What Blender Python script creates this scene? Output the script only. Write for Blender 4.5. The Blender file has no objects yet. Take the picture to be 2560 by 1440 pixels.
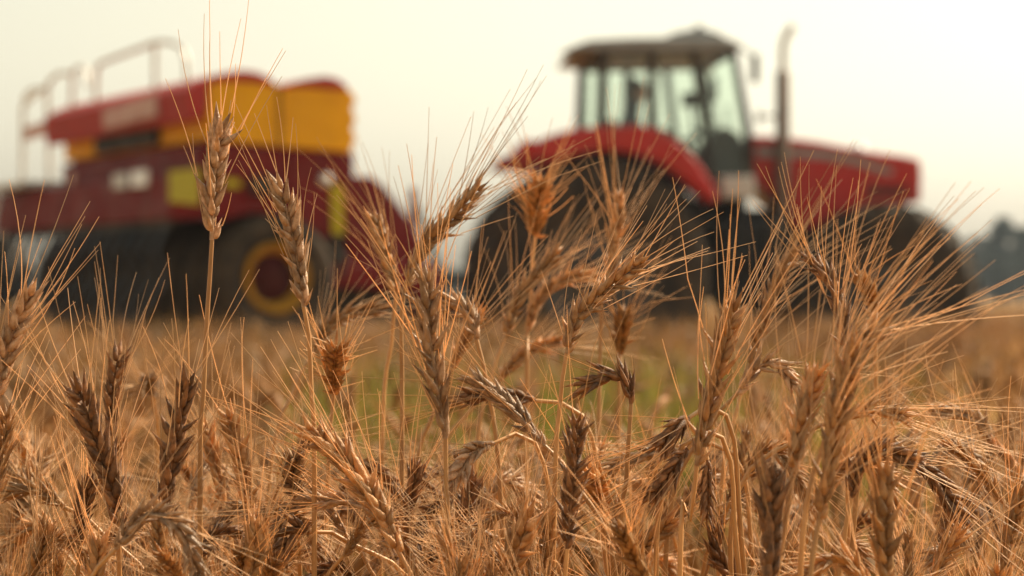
import bpy, math, random
import numpy as np
from mathutils import Vector, Matrix

# ------------------------------------------------------------------ camera, sky, sun, exposure
SC = bpy.context.scene
COL = SC.collection
R = math.radians
HC = 0.82            # camera height (m)
FP = 5774.0          # focal length in photograph pixels (2560 wide)
CX, CY = 1280.0, 745.0
cam_d = bpy.data.cameras.new("camera")
cam = bpy.data.objects.new("camera", cam_d)
COL.objects.link(cam)
cam.location = (0, 0, HC)
cam.rotation_euler = (R(90), 0, 0)
cam_d.sensor_width = 36.0
cam_d.lens = 36.0 * FP / 2560.0
cam_d.shift_y = 25.0 / 2560.0
cam_d.clip_start = 0.05
cam_d.clip_end = 3000.0
cam_d.dof.use_dof = True
cam_d.dof.focus_distance = 1.86
cam_d.dof.aperture_fstop = 5.9
SC.camera = cam

SUN_AZ, SUN_EL = 52.0, 42.0     # degrees right of the view direction, above the horizon
world = bpy.data.worlds.new("World")
SC.world = world
world.use_nodes = True
wn, wl = world.node_tree.nodes, world.node_tree.links
wn.clear()
sky = wn.new("ShaderNodeTexSky")
sky.sky_type = 'NISHITA'
sky.sun_disc = False
sky.sun_elevation = R(SUN_EL)
sky.sun_rotation = R(SUN_AZ)
sky.air_density = 2.0
sky.dust_density = 3.0
sky.ozone_density = 1.0
hs = wn.new("ShaderNodeHueSaturation")
hs.inputs["Saturation"].default_value = 0.22
tint = wn.new("ShaderNodeMix")
tint.data_type = 'RGBA'
tint.blend_type = 'MULTIPLY'
tint.inputs[0].default_value = 1.0
tint.inputs[7].default_value = (1.0, 0.958, 0.80, 1)
bg = wn.new("ShaderNodeBackground")
bg.inputs["Strength"].default_value = 0.100
wo = wn.new("ShaderNodeOutputWorld")
wl.new(sky.outputs[0], hs.inputs["Color"])
wl.new(hs.outputs[0], tint.inputs[6])
wl.new(tint.outputs[2], bg.inputs["Color"])
wl.new(bg.outputs[0], wo.inputs["Surface"])

sun_d = bpy.data.lights.new("sun", 'SUN')
sun_d.energy = 5.0
sun_d.angle = R(0.6)
sun_d.color = (1.0, 0.81, 0.57)
sun = bpy.data.objects.new("sun", sun_d)
COL.objects.link(sun)
sdir = Vector((math.sin(R(SUN_AZ)) * math.cos(R(SUN_EL)), math.cos(R(SUN_AZ)) * math.cos(R(SUN_EL)), math.sin(R(SUN_EL))))
sun.rotation_euler = sdir.to_track_quat('Z', 'Y').to_euler()

SC.view_settings.view_transform = 'Standard'
SC.view_settings.look = 'None'
SC.view_settings.exposure = 0.95
SC.view_settings.gamma = 1.0
SC.render.engine = 'CYCLES'
SC.cycles.use_denoising = True
SC.cycles.max_bounces = 8
SC.cycles.transparent_max_bounces = 12
SC.cycles.volume_bounces = 0
SC.cycles.sample_clamp_indirect = 6.0
SC.cycles.caustics_reflective = False
SC.cycles.caustics_refractive = False

rnd = random.Random(11)
nrg = np.random.default_rng(5)

def WP(u, v, d):
    """point at depth d that the photograph shows at pixel (u, v)"""
    return np.array([(u - CX) / FP * d, d, HC + (CY - v) / FP * d])

# ------------------------------------------------------------------ materials
def mat(name, c, rough=0.5, metal=0.0, c2=None, scale=8.0, amt=1.0, bump=0.0, bscale=60.0, coat=0.0,
        transl=0.0, tcol=None, island=0.0, objvar=0.0, dust=0.0, spec=0.5):
    m = bpy.data.materials.new(name)
    m.use_nodes = True
    n, l = m.node_tree.nodes, m.node_tree.links
    b = n["Principled BSDF"]
    b.inputs["Roughness"].default_value = rough
    b.inputs["Metallic"].default_value = metal
    b.inputs["Specular IOR Level"].default_value = spec
    b.inputs["Coat Weight"].default_value = coat
    b.inputs["Coat Roughness"].default_value = 0.12
    tc = n.new("ShaderNodeTexCoord")
    out = None
    def col(v):
        r = n.new("ShaderNodeRGB"); r.outputs[0].default_value = (*v, 1); return r.outputs[0]
    cur = col(c)
    def mix(fac, a, b_):
        mx = n.new("ShaderNodeMix"); mx.data_type = 'RGBA'
        if isinstance(fac, float): mx.inputs[0].default_value = fac
        else: l.new(fac, mx.inputs[0])
        l.new(a, mx.inputs[6]); l.new(b_, mx.inputs[7])
        return mx.outputs[2]
    def mapr(src, a0, a1, b0, b1):
        mr = n.new("ShaderNodeMapRange")
        mr.inputs[1].default_value, mr.inputs[2].default_value, mr.inputs[3].default_value, mr.inputs[4].default_value = a0, a1, b0, b1
        l.new(src, mr.inputs[0]); return mr.outputs[0]
    def noise(s, det=4.0):
        t = n.new("ShaderNodeTexNoise"); t.inputs["Scale"].default_value = s; t.inputs["Detail"].default_value = det
        l.new(tc.outputs["Object"], t.inputs["Vector"]); return t.outputs["Fac"]
    if c2 is not None:
        cur = mix(mapr(noise(scale), 0.35, 0.68, 0.0, amt), cur, col(c2))
    if island > 0 or objvar > 0:
        val = None
        if island > 0:
            g = n.new("ShaderNodeNewGeometry"); val = mapr(g.outputs["Random Per Island"], 0, 1, 1 - island, 1 + island * 0.8)
        if objvar > 0:
            oi = n.new("ShaderNodeObjectInfo"); v2 = mapr(oi.outputs["Random"], 0, 1, 1 - objvar, 1 + objvar * 0.8)
            if val is None: val = v2
            else:
                mm = n.new("ShaderNodeMath"); mm.operation = 'MULTIPLY'; l.new(val, mm.inputs[0]); l.new(v2, mm.inputs[1]); val = mm.outputs[0]
        hv = n.new("ShaderNodeHueSaturation"); l.new(cur, hv.inputs["Color"]); l.new(val, hv.inputs["Value"]); cur = hv.outputs[0]
    if dust > 0:
        cur = mix(mapr(noise(3.0, 6.0), 0.42, 0.75, 0.0, dust), cur, col((0.30, 0.22, 0.14)))
        l.new(mapr(noise(5.0), 0.3, 0.7, rough * 0.8, min(1.0, rough * 1.5)), b.inputs["Roughness"])
    l.new(cur, b.inputs["Base Color"])
    if bump > 0:
        bp = n.new("ShaderNodeBump"); bp.inputs["Strength"].default_value = bump; bp.inputs["Distance"].default_value = 0.01
        l.new(noise(bscale), bp.inputs["Height"]); l.new(bp.outputs[0], b.inputs["Normal"])
    if transl > 0:
        t = n.new("ShaderNodeBsdfTranslucent")
        if tcol is not None: t.inputs["Color"].default_value = (*tcol, 1)
        else: l.new(cur, t.inputs["Color"])
        ms = n.new("ShaderNodeMixShader"); ms.inputs[0].default_value = transl
        l.new(b.outputs[0], ms.inputs[1]); l.new(t.outputs[0], ms.inputs[2])
        l.new(ms.outputs[0], n["Material Output"].inputs["Surface"])
    return m

def glass_mat(name, tintc, gloss=0.10):
    m = bpy.data.materials.new(name); m.use_nodes = True
    n, l = m.node_tree.nodes, m.node_tree.links
    n.remove(n["Principled BSDF"])
    t = n.new("ShaderNodeBsdfTransparent"); t.inputs[0].default_value = (*tintc, 1)
    g = n.new("ShaderNodeBsdfGlossy"); g.inputs["Roughness"].default_value = 0.05
    ms = n.new("ShaderNodeMixShader"); ms.inputs[0].default_value = 0.04
    l.new(t.outputs[0], ms.inputs[1]); l.new(g.outputs[0], ms.inputs[2])
    l.new(ms.outputs[0], n["Material Output"].inputs["Surface"])
    return m

M = {}
M['ear_gold'] = mat("ripe_ear", (0.67, 0.405, 0.185), 0.38, c2=(0.42, 0.205, 0.075), scale=160, island=0.38, objvar=0.24, transl=0.40, bump=0.35, bscale=900)
M['ear_brown'] = mat("weathered_ear", (0.40, 0.195, 0.08), 0.55, c2=(0.14, 0.066, 0.03), scale=170, island=0.45, objvar=0.2, transl=0.30, bump=0.35, bscale=900)
M['ear_grey'] = mat("bleached_ear", (0.66, 0.45, 0.28), 0.36, c2=(0.34, 0.19, 0.095), scale=170, island=0.38, objvar=0.22, transl=0.35, bump=0.35, bscale=900)
M['awn'] = mat("awn_straw", (0.80, 0.55, 0.32), 0.55, island=0.35, objvar=0.2, transl=0.45)
M['stem'] = mat("stem_straw", (0.58, 0.32, 0.125), 0.45, c2=(0.42, 0.21, 0.075), scale=25, objvar=0.28, transl=0.15)
M['leaf'] = mat("dry_leaf", (0.56, 0.36, 0.19), 0.6, c2=(0.32, 0.17, 0.075), scale=30, objvar=0.3, transl=0.4)
M['field'] = mat("field_straw", (0.38, 0.185, 0.066), 0.6, c2=(0.19, 0.115, 0.034), scale=0.45, island=0.4, transl=0.3)
M['green'] = mat("green_blade", (0.13, 0.145, 0.014), 0.5, c2=(0.24, 0.18, 0.03), scale=3, island=0.3, transl=0.4)
M['soil'] = mat("soil", (0.20, 0.105, 0.045), 0.95, c2=(0.32, 0.20, 0.07), scale=0.35, bump=0.8, bscale=30, spec=0.0)
M['red'] = mat("tractor_red", (0.40, 0.014, 0.011), 0.4, c2=(0.33, 0.018, 0.013), scale=4, coat=0.15, dust=0.10, spec=0.2)
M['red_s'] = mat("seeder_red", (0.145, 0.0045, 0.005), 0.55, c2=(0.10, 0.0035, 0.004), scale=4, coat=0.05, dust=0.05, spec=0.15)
M['yellow'] = mat("hopper_yellow", (0.86, 0.46, 0.006), 0.5, c2=(0.76, 0.38, 0.006), scale=4, dust=0.03, spec=0.2, transl=0.25)
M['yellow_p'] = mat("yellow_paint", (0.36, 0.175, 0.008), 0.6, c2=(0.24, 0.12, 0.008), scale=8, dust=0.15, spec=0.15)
M['lime'] = mat("yellow_sticker", (0.42, 0.36, 0.015), 0.55, c2=(0.36, 0.31, 0.015), scale=9, spec=0.15)
M['lid'] = mat("red_tarpaulin", (0.42, 0.022, 0.014), 0.65, c2=(0.34, 0.02, 0.013), scale=6, transl=0.25, bump=0.2, bscale=12)
M['black'] = mat("black_metal", (0.012, 0.012, 0.012), 0.55, c2=(0.022, 0.02, 0.018), scale=6, dust=0.12, spec=0.25)
M['rubber'] = mat("dusty_rubber", (0.019, 0.016, 0.013), 0.9, c2=(0.068, 0.048, 0.031), scale=5, bump=0.3, bscale=40, spec=0.2)
M['grey'] = mat("grey_paint", (0.22, 0.22, 0.22), 0.45, c2=(0.17, 0.17, 0.17), scale=6, dust=0.3)
M['roofgrey'] = mat("roof_grey", (0.21, 0.225, 0.225), 0.5, c2=(0.17, 0.182, 0.185), scale=5, dust=0.06)
M['pale'] = mat("pale_metal", (0.55, 0.55, 0.53), 0.4, metal=0.2, c2=(0.42, 0.42, 0.4), scale=9, dust=0.25)
M['galv'] = mat("galvanised_rail", (0.62, 0.60, 0.56), 0.38, metal=0.3, c2=(0.5, 0.47, 0.43), scale=9, dust=0.15)
M['faded'] = mat("faded_panel", (0.55, 0.36, 0.31), 0.6, c2=(0.42, 0.22, 0.19), scale=7, dust=0.25)
M['steel'] = mat("tine_steel", (0.035, 0.046, 0.062), 0.5, c2=(0.05, 0.055, 0.06), scale=9, dust=0.08, spec=0.2)
M['exhaust'] = mat("exhaust_steel", (0.10, 0.075, 0.06), 0.5, metal=0.5, c2=(0.18, 0.11, 0.07), scale=14)
M['hubred'] = mat("dull_red_hub", (0.06, 0.004, 0.004), 0.7, c2=(0.035, 0.004, 0.004), scale=8, dust=0.06, spec=0.15)
M['rimdark'] = mat("dusty_rim", (0.045, 0.043, 0.04), 0.6, c2=(0.07, 0.06, 0.05), scale=7, dust=0.2)
M['mirrorchrome'] = mat("glint_chrome", (0.8, 0.8, 0.78), 0.12, metal=1.0, c2=(0.7, 0.7, 0.68), scale=30)  # only for the added cap that catches the sun
M['chrome'] = mat("exhaust_tip", (0.45, 0.40, 0.34), 0.3, metal=0.8, c2=(0.32, 0.26, 0.2), scale=14)
M['glass'] = glass_mat("green_glass", (0.94, 0.985, 0.955))
M['lamp'] = mat("lamp_lens", (0.75, 0.72, 0.66), 0.15, coat=0.8)
M['lampred'] = mat("red_lens", (0.60, 0.08, 0.06), 0.2, coat=0.8, transl=0.3)
M['cloth'] = mat("work_jacket", (0.05, 0.065, 0.09), 0.9, c2=(0.07, 0.085, 0.11), scale=12)
M['skin'] = mat("skin", (0.42, 0.23, 0.15), 0.55)
M['hair'] = mat("hair", (0.03, 0.02, 0.015), 0.7, bump=0.4, bscale=200)
M['bark'] = mat("bark", (0.09, 0.065, 0.045), 0.95, c2=(0.05, 0.04, 0.03), scale=5, bump=0.6, bscale=15)
M['foliage'] = mat("tree_foliage", (0.016, 0.028, 0.026), 0.85, c2=(0.026, 0.04, 0.03), scale=0.6, island=0.4, transl=0.12, spec=0.2)

# ------------------------------------------------------------------ mesh helpers
def np_mesh(name, V, F):
    me = bpy.data.meshes.new(name)
    V = np.asarray(V, dtype=np.float32); F = np.asarray(F, dtype=np.int32)
    me.vertices.add(len(V)); me.vertices.foreach_set("co", V.ravel())
    k = F.shape[1]
    me.loops.add(F.size); me.loops.foreach_set("vertex_index", F.ravel())
    me.polygons.add(len(F)); me.polygons.foreach_set("loop_start", np.arange(0, F.size, k, dtype=np.int32))
    me.polygons.foreach_set("use_smooth", np.ones(len(F), dtype=bool))
    me.update(calc_edges=True)
    return me

def link(name, data, parent=None, m=None):
    o = bpy.data.objects.new(name, data)
    COL.objects.link(o)
    if parent is not None: o.parent = parent
    if m is not None: data.materials.append(m)
    return o

def thing(name, label, cat, loc=(0, 0, 0), rz=0.0, group=None):
    o = bpy.data.objects.new(name, None)
    COL.objects.link(o)
    o.empty_display_size = 0.05
    o.location = loc; o.rotation_euler = (0, 0, rz)
    o["label"] = label; o["category"] = cat
    if group: o["group"] = group
    return o

class MB:
    def __init__(self): self.v, self.f, self.s = [], [], []
    def add(self, vs, fs, smooth=False):
        o = len(self.v); self.v += [tuple(map(float, p)) for p in vs]
        self.f += [tuple(i + o for i in f) for f in fs]; self.s += [smooth] * len(fs); return self
    def box(self, x0, x1, y0, y1, z0, z1):
        vs = [(x, y, z) for z in (z0, z1) for y in (y0, y1) for x in (x0, x1)]
        return self.add(vs, [(0, 2, 3, 1), (4, 5, 7, 6), (0, 1, 5, 4), (2, 6, 7, 3), (0, 4, 6, 2), (1, 3, 7, 5)])
    def obox(self, p, q, w, h):
        """square beam from p to q"""
        return self.tube([p, q], [w * 0.707, w * 0.707], 4, smooth=False, caps=True, flat=h / w)
    def prism(self, pts, y0, y1, plane='xz'):
        """polygon (x,z) extruded over y, or (y,z) over x, or (x,y) over z"""
        n = len(pts)
        def P(a, b, c):
            return (a, c, b) if plane == 'xz' else ((c, a, b) if plane == 'yz' else (a, b, c))
        area = sum(pts[i][0] * pts[(i + 1) % n][1] - pts[(i + 1) % n][0] * pts[i][1] for i in range(n))
        if (area > 0) == (plane != 'xz'): pts = list(reversed(pts))
        vs = [P(a, b, y0) for a, b in pts] + [P(a, b, y1) for a, b in pts]
        fs = [tuple(range(n)), tuple(range(2 * n - 1, n - 1, -1))]
        fs += [(i, i + n, (i + 1) % n + n, (i + 1) % n) for i in range(n)]
        return self.add(vs, fs)
    def tube(self, path, r, n=10, smooth=True, caps=True, flat=1.0):
        path = [Vector(p) for p in path]
        if not isinstance(r, (list, tuple)): r = [r] * len(path)
        vs, fs = [], []
        up = None
        for i, p in enumerate(path):
            t = (path[min(i + 1, len(path) - 1)] - path[max(i - 1, 0)]).normalized()
            if up is None:
                up = Vector((0, 0, 1)) if abs(t.z) < 0.9 else Vector((1, 0, 0))
            a = t.cross(up).normalized(); up = a.cross(t).normalized()
            for k in range(n):
                ang = 2 * math.pi * (k + 0.5) / n
                vs.append(p + a * math.cos(ang) * r[i] + up * math.sin(ang) * r[i] * flat)
        for i in range(len(path) - 1):
            for k in range(n):
                fs.append((i * n + k, i * n + (k + 1) % n, (i + 1) * n + (k + 1) % n, (i + 1) * n + k))
        self.add(vs, fs, smooth)
        if caps:
            self.add(vs[:n], [tuple(range(n - 1, -1, -1))]); self.add(vs[-n:], [tuple(range(n))])
        return self
    def lathe(self, prof, c, n=48, smooth=True):
        """profile [(radius, y)] turned about the y axis through c"""
        vs, fs = [], []
        for (r, y) in prof:
            for k in range(n):
                a = 2 * math.pi * k / n
                vs.append((c[0] + r * math.cos(a), c[1] + y, c[2] + r * math.sin(a)))
        for i in range(len(prof) - 1):
            for k in range(n):
                fs.append((i * n + k, (i + 1) * n + k, (i + 1) * n + (k + 1) % n, i * n + (k + 1) % n))
        return self.add(vs, fs, smooth)
    def build(self, name, m, parent=None, bevel=0.0, seg=2):
        me = bpy.data.meshes.new(name)
        me.from_pydata(self.v, [], self.f)
        me.polygons.foreach_set("use_smooth", self.s)
        me.update()
        o = link(name, me, parent, m)
        if bevel > 0:
            b = o.modifiers.new("bevel", 'BEVEL'); b.width = bevel; b.segments = seg; b.limit_method = 'ANGLE'; b.angle_limit = R(35)
        return o

class Frame:
    """a vehicle's frame: origin, heading; turns photograph pixels into points on its own planes"""
    def __init__(self, ox, oy, yaw):
        self.o = (ox, oy); self.a = R(yaw); self.c, self.s = math.cos(self.a), math.sin(self.a)
    def side(self, u, v, ly):
        """(lx, z) where the pixel's ray meets the plane local y = ly"""
        dx = (u - CX) / FP
        t = (ly - self.s * self.o[0] + self.c * self.o[1]) / (-self.s * dx + self.c)
        px, py = t * dx - self.o[0], t - self.o[1]
        return (self.c * px + self.s * py, HC + (CY - v) / FP * t)
    def back(self, u, v, lx):
        """(ly, z) where the pixel's ray meets the plane local x = lx"""
        dx = (u - CX) / FP
        t = (lx + self.c * self.o[0] + self.s * self.o[1]) / (self.c * dx + self.s)
        px, py = t * dx - self.o[0], t - self.o[1]
        return (-self.s * px + self.c * py, HC + (CY - v) / FP * t)

# ------------------------------------------------------------------ ground
def ground():
    xs = np.concatenate([-np.geomspace(1500, 2, 30), np.linspace(-1.5, 1.5, 9), np.geomspace(2, 1500, 30)])
    ys = np.concatenate([[-300, -60, -15, -4], np.linspace(-1, 30, 60), np.geomspace(31, 1800, 40)])
    X, Y = np.meshgrid(xs, ys)
    Z = nrg.normal(0, 0.012, X.shape) * (np.abs(Y) < 60)
    V = np.stack([X, Y, Z], -1).reshape(-1, 3)
    w = len(xs)
    F = [(j * w + i, j * w + i + 1, (j + 1) * w + i + 1, (j + 1) * w + i) for j in range(len(ys) - 1) for i in range(w - 1)]
    o = link("ground", np_mesh("ground", V, F), None, M['soil'])
    o["kind"] = "structure"; o["label"] = "golden brown field soil and straw reaching the horizon"; o["category"] = "ground"
ground()

# ------------------------------------------------------------------ tractor
TF = Frame(0.627, 20.946, 5.0)
TR = thing("tractor", "red tractor with grey roofed glass cab and tall exhaust pipe in the field", "tractor", (TF.o[0], TF.o[1], 0), TF.a)

def tside(pts, ly): return [TF.side(u, v, ly) for u, v in pts]

def wheel(parent, name, cx, cy, cz, r, w, rim_r, lugs, out, rimm, rotz=0.0):
    """lugged tyre with a dished rim; out is the side its face looks to"""
    e = bpy.data.objects.new(name, None); COL.objects.link(e); e.parent = parent
    e.location = (cx, cy, cz); e.rotation_euler = (0, 0, rotz)
    h = w / 2
    t = MB()
    rr = r - 0.045
    t.lathe([(rim_r, -h * 0.78), (rim_r + 0.05, -h * 0.9), ((rr + rim_r) / 2, -h), (rr - 0.10, -h * 0.98), (rr - 0.03, -h * 0.88), (rr, -h * 0.6), (rr + 0.008, 0),
             (rr, h * 0.6), (rr - 0.03, h * 0.88), (rr - 0.10, h * 0.98), ((rr + rim_r) / 2, h), (rim_r + 0.05, h * 0.9), (rim_r, h * 0.78)], (0, 0, 0), 64)
    for k in range(lugs):
        for sgn in (-1, 1):
            a0 = 2 * math.pi * (k + (0.5 if sgn > 0 else 0)) / lugs
            vs = []
            for (yy, da, r0, r1) in ((0.02, 0.0, rr - 0.02, r), (h * 0.94, -0.20, rr - 0.07, r - 0.02)):
                for dd in (-0.032, 0.032):
                    for q in (r0, r1):
                        a = a0 + da + dd * (1.0 if q == r0 else 0.75)
                        vs.append((q * math.cos(a), sgn * yy, q * math.sin(a)))
            t.add(vs, [(0, 1, 3, 2), (4, 6, 7, 5), (0, 4, 5, 1), (2, 3, 7, 6), (1, 5, 7, 3), (0, 2, 6, 4)])
    t.build("tyre", M['rubber'], e)
    m = MB()
    s = out
    prof = [(rim_r + 0.012, s * h * 0.80), (rim_r - 0.02, s * h * 0.80), (rim_r - 0.05, s * h * 0.45), (rim_r * 0.62, s * h * 0.28), (rim_r * 0.55, s * h * 0.36), (0.01, s * h * 0.36)]
    m.lathe(prof, (0, 0, 0), 48)
    m.lathe([(rim_r + 0.008, -s * h * 0.78), (rim_r - 0.04, -s * h * 0.4), (0.02, -s * h * 0.2)], (0, 0, 0), 48)
    m.build("rim", rimm, e)
    hb = MB()
    hb.lathe([(rim_r * 0.30, s * h * 0.34), (rim_r * 0.28, s * h * 0.66), (0.005, s * h * 0.68)], (0, 0, 0), 24)
    for k in range(8):
        a = 2 * math.pi * k / 8
        hb.lathe([(0.018, s * h * 0.36), (0.018, s * h * 0.46), (0.002, s * h * 0.47)], (rim_r * 0.43 * math.cos(a), 0, rim_r * 0.43 * math.sin(a)), 8)
    hb.build("hub", M['black'], e)
    return e

def build_tractor():
    rx, rz = TF.side(1485, 690, -0.95)
    wheel(TR, "rear_wheel", rx, -0.93, 1.02, 1.02, 0.62, 0.50, 20, -1, M['rimdark'])
    wheel(TR, "rear_wheel", rx, 0.93, 1.02, 1.02, 0.62, 0.50, 20, 1, M['rimdark'])
    fx, fz = TF.side(2214, 700, -0.9)
    wheel(TR, "front_wheel", fx, -0.90, 0.83, 0.83, 0.56, 0.39, 18, -1, M['rimdark'], R(-24))
    wheel(TR, "front_wheel", fx, 0.90, 0.83, 0.83, 0.56, 0.39, 18, 1, M['rimdark'], R(-24))
    # chassis and engine
    c = MB()
    c.box(rx - 0.55, rx + 1.0, -0.34, 0.34, 0.72, 1.45)
    c.box(rx + 1.0, fx + 0.35, -0.26, 0.26, 0.80, 1.25)
    c.box(rx + 1.3, fx + 0.25, -0.34, 0.34, 1.2, 1.62)
    c.tube([(rx, -0.66, 1.02), (rx, 0.66, 1.02)], 0.16, 16)
    c.build("chassis", M['black'], TR, 0.02)
    a = MB()
    a.box(fx - 0.09, fx + 0.09, -0.66, 0.66, 0.66, 0.82)
    a.tube([(fx, -0.72, 0.74), (fx, 0.72, 0.74)], 0.10, 12)
    a.build("front_axle", M['black'], TR, 0.01)
    w = MB(); w.box(fx + 0.36, fx + 0.62, -0.36, 0.36, 0.80, 1.22); w.build("front_weight", M['black'], TR, 0.04)
    tk = MB(); tk.box(rx + 1.12, rx + 1.75, -0.80, -0.36, 0.72, 1.50); tk.build("fuel_tank", M['black'], TR, 0.06, 3)
    st = MB()
    for k in range(3): st.box(rx + 1.16, rx + 1.52, -1.02, -0.82, 0.55 + 0.30 * k, 0.585 + 0.30 * k)
    for xx in (1.14, 1.53): st.box(rx + xx, rx + xx + 0.03, -1.0, -0.84, 0.5, 1.45)
    st.build("step", M['black'], TR)
    p = tside([(1802, 440), (1886, 438), (1890, 494), (1806, 497)], -0.88)
    MB().prism(p, -0.88, -0.52).build("battery_box", M['pale'], TR, 0.02)
    # hood
    hp = [(1880, 338), (1940, 341), (1990, 346), (2050, 354), (2100, 364), (2150, 373), (2200, 382), (2260, 389), (2296, 397), (2304, 404), (2304, 505), (2240, 512), (2160, 516),
          (2090, 535), (2040, 570), (1990, 572), (1972, 525), (1885, 455)]
    hood = MB().prism(tside(hp, -0.44), -0.44, 0.44).build("hood", M['red'], TR, 0.036, 3)
    sp = [(1892, 366), (1990, 370), (2060, 376), (2140, 391), (2235, 424), (2228, 440), (2140, 412), (2060, 398), (1990, 394), (1892, 392)]
    for s in (-1, 1):
        MB().prism(tside(sp, -0.444), min(s * 0.444, s * 0.43), max(s * 0.444, s * 0.43)).build("stripe", M['grey'], hood)
    hv = MB()
    x0, z0 = TF.side(2165, 462, -0.444); x1, z1 = TF.side(2270, 490, -0.444)
    for k in range(5):
        zz = z1 + (z0 - z1) * k / 5
        hv.box(x0, x1, -0.446, -0.430, zz, zz + 0.012)
    hv.build("side_vent", M['black'], hood)
    gx, gz0 = TF.side(2302, 500, -0.44); _, gz1 = TF.side(2303, 425, -0.44)
    g = MB()
    for k in range(9): g.box(gx + 0.002, gx + 0.022, -0.34, 0.34, gz0 + 0.02 + k * (gz1 - gz0 - 0.04) / 9, gz0 + 0.02 + (k + 0.6) * (gz1 - gz0 - 0.04) / 9)
    g.box(gx - 0.02, gx + 0.004, -0.36, 0.36, gz0, gz1)
    g.build("grille", M['black'], hood)
    for s in (-1, 1):
        MB().box(gx + 0.004, gx + 0.03, s * 0.28 - 0.09, s * 0.28 + 0.09, gz1 - 0.10, gz1 - 0.01).build("headlight", M['lamp'], hood, 0.01)
    cx_, cz_ = TF.side(2152, 372, -0.40)
    cp = MB()
    cp.tube([(cx_, -0.36, cz_ - 0.03), (cx_, -0.36, cz_ + 0.01), (cx_, -0.36, cz_ + 0.025), (cx_, -0.36, cz_ + 0.034), (cx_, -0.36, cz_ + 0.038)], [0.06, 0.06, 0.05, 0.032, 0.008], 20)
    cp.build("glint_cap", M['mirrorchrome'], hood)  # chrome cap added on the hood only to throw a sun glint
    # exhaust, standing beside the hood
    ex, ez = TF.side(1957, 520, -0.52); _, e1 = TF.side(1957, 178, -0.52); _, e2 = TF.side(1957, 115, -0.52); e3x, e3 = TF.side(1982, 62, -0.52)
    xh = MB(); xh.tube([(ex, -0.52, ez - 0.1), (ex, -0.52, e1 - 0.02), (ex, -0.52, e1 + 0.01)], [0.062, 0.062, 0.036], 20)
    xo = xh.build("exhaust_pipe", M['exhaust'], TR)
    tp = MB(); tp.tube([(ex, -0.52, e1), (ex, -0.52, e2 - 0.02), (ex + 0.012, -0.52, e2 + 0.05), (ex + 0.04, -0.52, e2 + 0.11), (e3x, -0.52, e3 - 0.01)], 0.033, 16)
    tp.build("exhaust_tip", M['chrome'], xo)
    bx, bz = TF.side(1898, 292, -0.52)
    br = MB(); br.tube([(ex, -0.52, bz), (bx, -0.55, bz)], 0.014, 8); br.box(bx - 0.03, bx + 0.01, -0.56, -0.53, bz - 0.05, bz + 0.04)
    br.build("bracket", M['exhaust'], xo)
    # fenders with tail lamps
    outer = [(1352, 346), (1400, 330), (1450, 320), (1500, 316), (1570, 313), (1625, 316), (1660, 330), (1700, 357), (1740, 398), (1770, 440), (1792, 482), (1797, 505)]
    inner = [(1775, 505), (1745, 478), (1710, 448), (1670, 418), (1630, 396), (1580, 381), (1530, 375), (1480, 377), (1430, 388), (1375, 402), (1340, 392)]
    fp = tside(outer + inner, -1.24)
    for s in (-1, 1):
        f = MB().prism(fp, min(s * 1.24, s * 0.78), max(s * 1.24, s * 0.78)).build("fender", M['red'], TR, 0.03, 3)
        ln_ = tside([(1420, 392), (1480, 378), (1530, 376), (1580, 382), (1630, 397), (1670, 419), (1710, 449), (1745, 479), (1775, 500), (1800, 500), (1812, 640), (1420, 640)], -1.0)
        MB().prism(ln_, min(s * 0.46, s * 0.50), max(s * 0.46, s * 0.50)).build("fender_liner", M['black'], f)
        lp = tside([(1306, 352), (1345, 350), (1345, 392), (1272, 394)], -1.2)
        MB().prism(lp, min(s * 1.2, s * 0.95), max(s * 1.2, s * 0.95)).build("fender_tail", M['red'], f, 0.015)
        lq = tside([(1346, 356), (1362, 354), (1362, 392), (1346, 392)], -1.21)
        MB().prism(lq, min(s * 1.21, s * 1.0), max(s * 1.21, s * 1.0)).build("tail_lamp", M['lampred'], f, 0.006)
    # cab
    Yc = 0.82
    def panes(pts, name, parent): # flat side glass on both sides
        for s in (-1, 1):
            q = tside(pts, -Yc)
            MB().prism(q, s * (Yc - 0.035) - 0.003, s * (Yc - 0.035) + 0.003).build(name, M['glass'], parent)
    fr = MB()
    def side_bar(pts):
        q = tside(pts, -Yc)
        fr.prism(q, -Yc, -Yc + 0.07); fr.prism(q, Yc - 0.07, Yc)
    side_bar([(1497, 127), (1522, 127), (1518, 312), (1490, 312)])       # rear corner
    side_bar([(1621, 127), (1641, 127), (1645, 330), (1619, 318)])       # middle
    side_bar([(1842, 122), (1827, 124), (1860, 330), (1863, 442), (1887, 442), (1882, 336)])  # front corner
    side_bar([(1497, 127), (1838, 122), (1836, 130), (1497, 136)])       # header
    side_bar([(1775, 440), (1863, 436), (1863, 447), (1775, 452)])       # sill
    (rx0, rzb) = TF.side(1497, 312, -Yc); (_, rzt) = TF.side(1497, 130, -Yc)
    (fx0, fzb) = TF.side(1872, 436, -Yc); (fx1, fzt) = TF.side(1836, 126, -Yc)
    fr.box(rx0 - 0.02, rx0 + 0.05, -Yc + 0.07, Yc - 0.07, rzb - 0.06, rzb)
    fr.box(rx0, rx0 + 0.06, -Yc + 0.07, Yc - 0.07, rzt - 0.05, rzt)
    fr.box(fx1 - 0.05, fx1, -Yc + 0.07, Yc - 0.07, fzt - 0.05, fzt)
    frame = fr.build("cab_frame", M['black'], TR, 0.008)
    fl = MB(); fl.box(rx0, fx0 - 0.05, -Yc + 0.08, Yc - 0.08, 1.38, 1.44)
    fl.box(rx0 - 0.01, rx0 + 0.04, -Yc + 0.08, Yc - 0.08, 1.44, rzb - 0.06)
    fl.box(fx0 - 0.08, fx0 - 0.02, -Yc + 0.08, Yc - 0.08, 1.40, 1.78)
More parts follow.
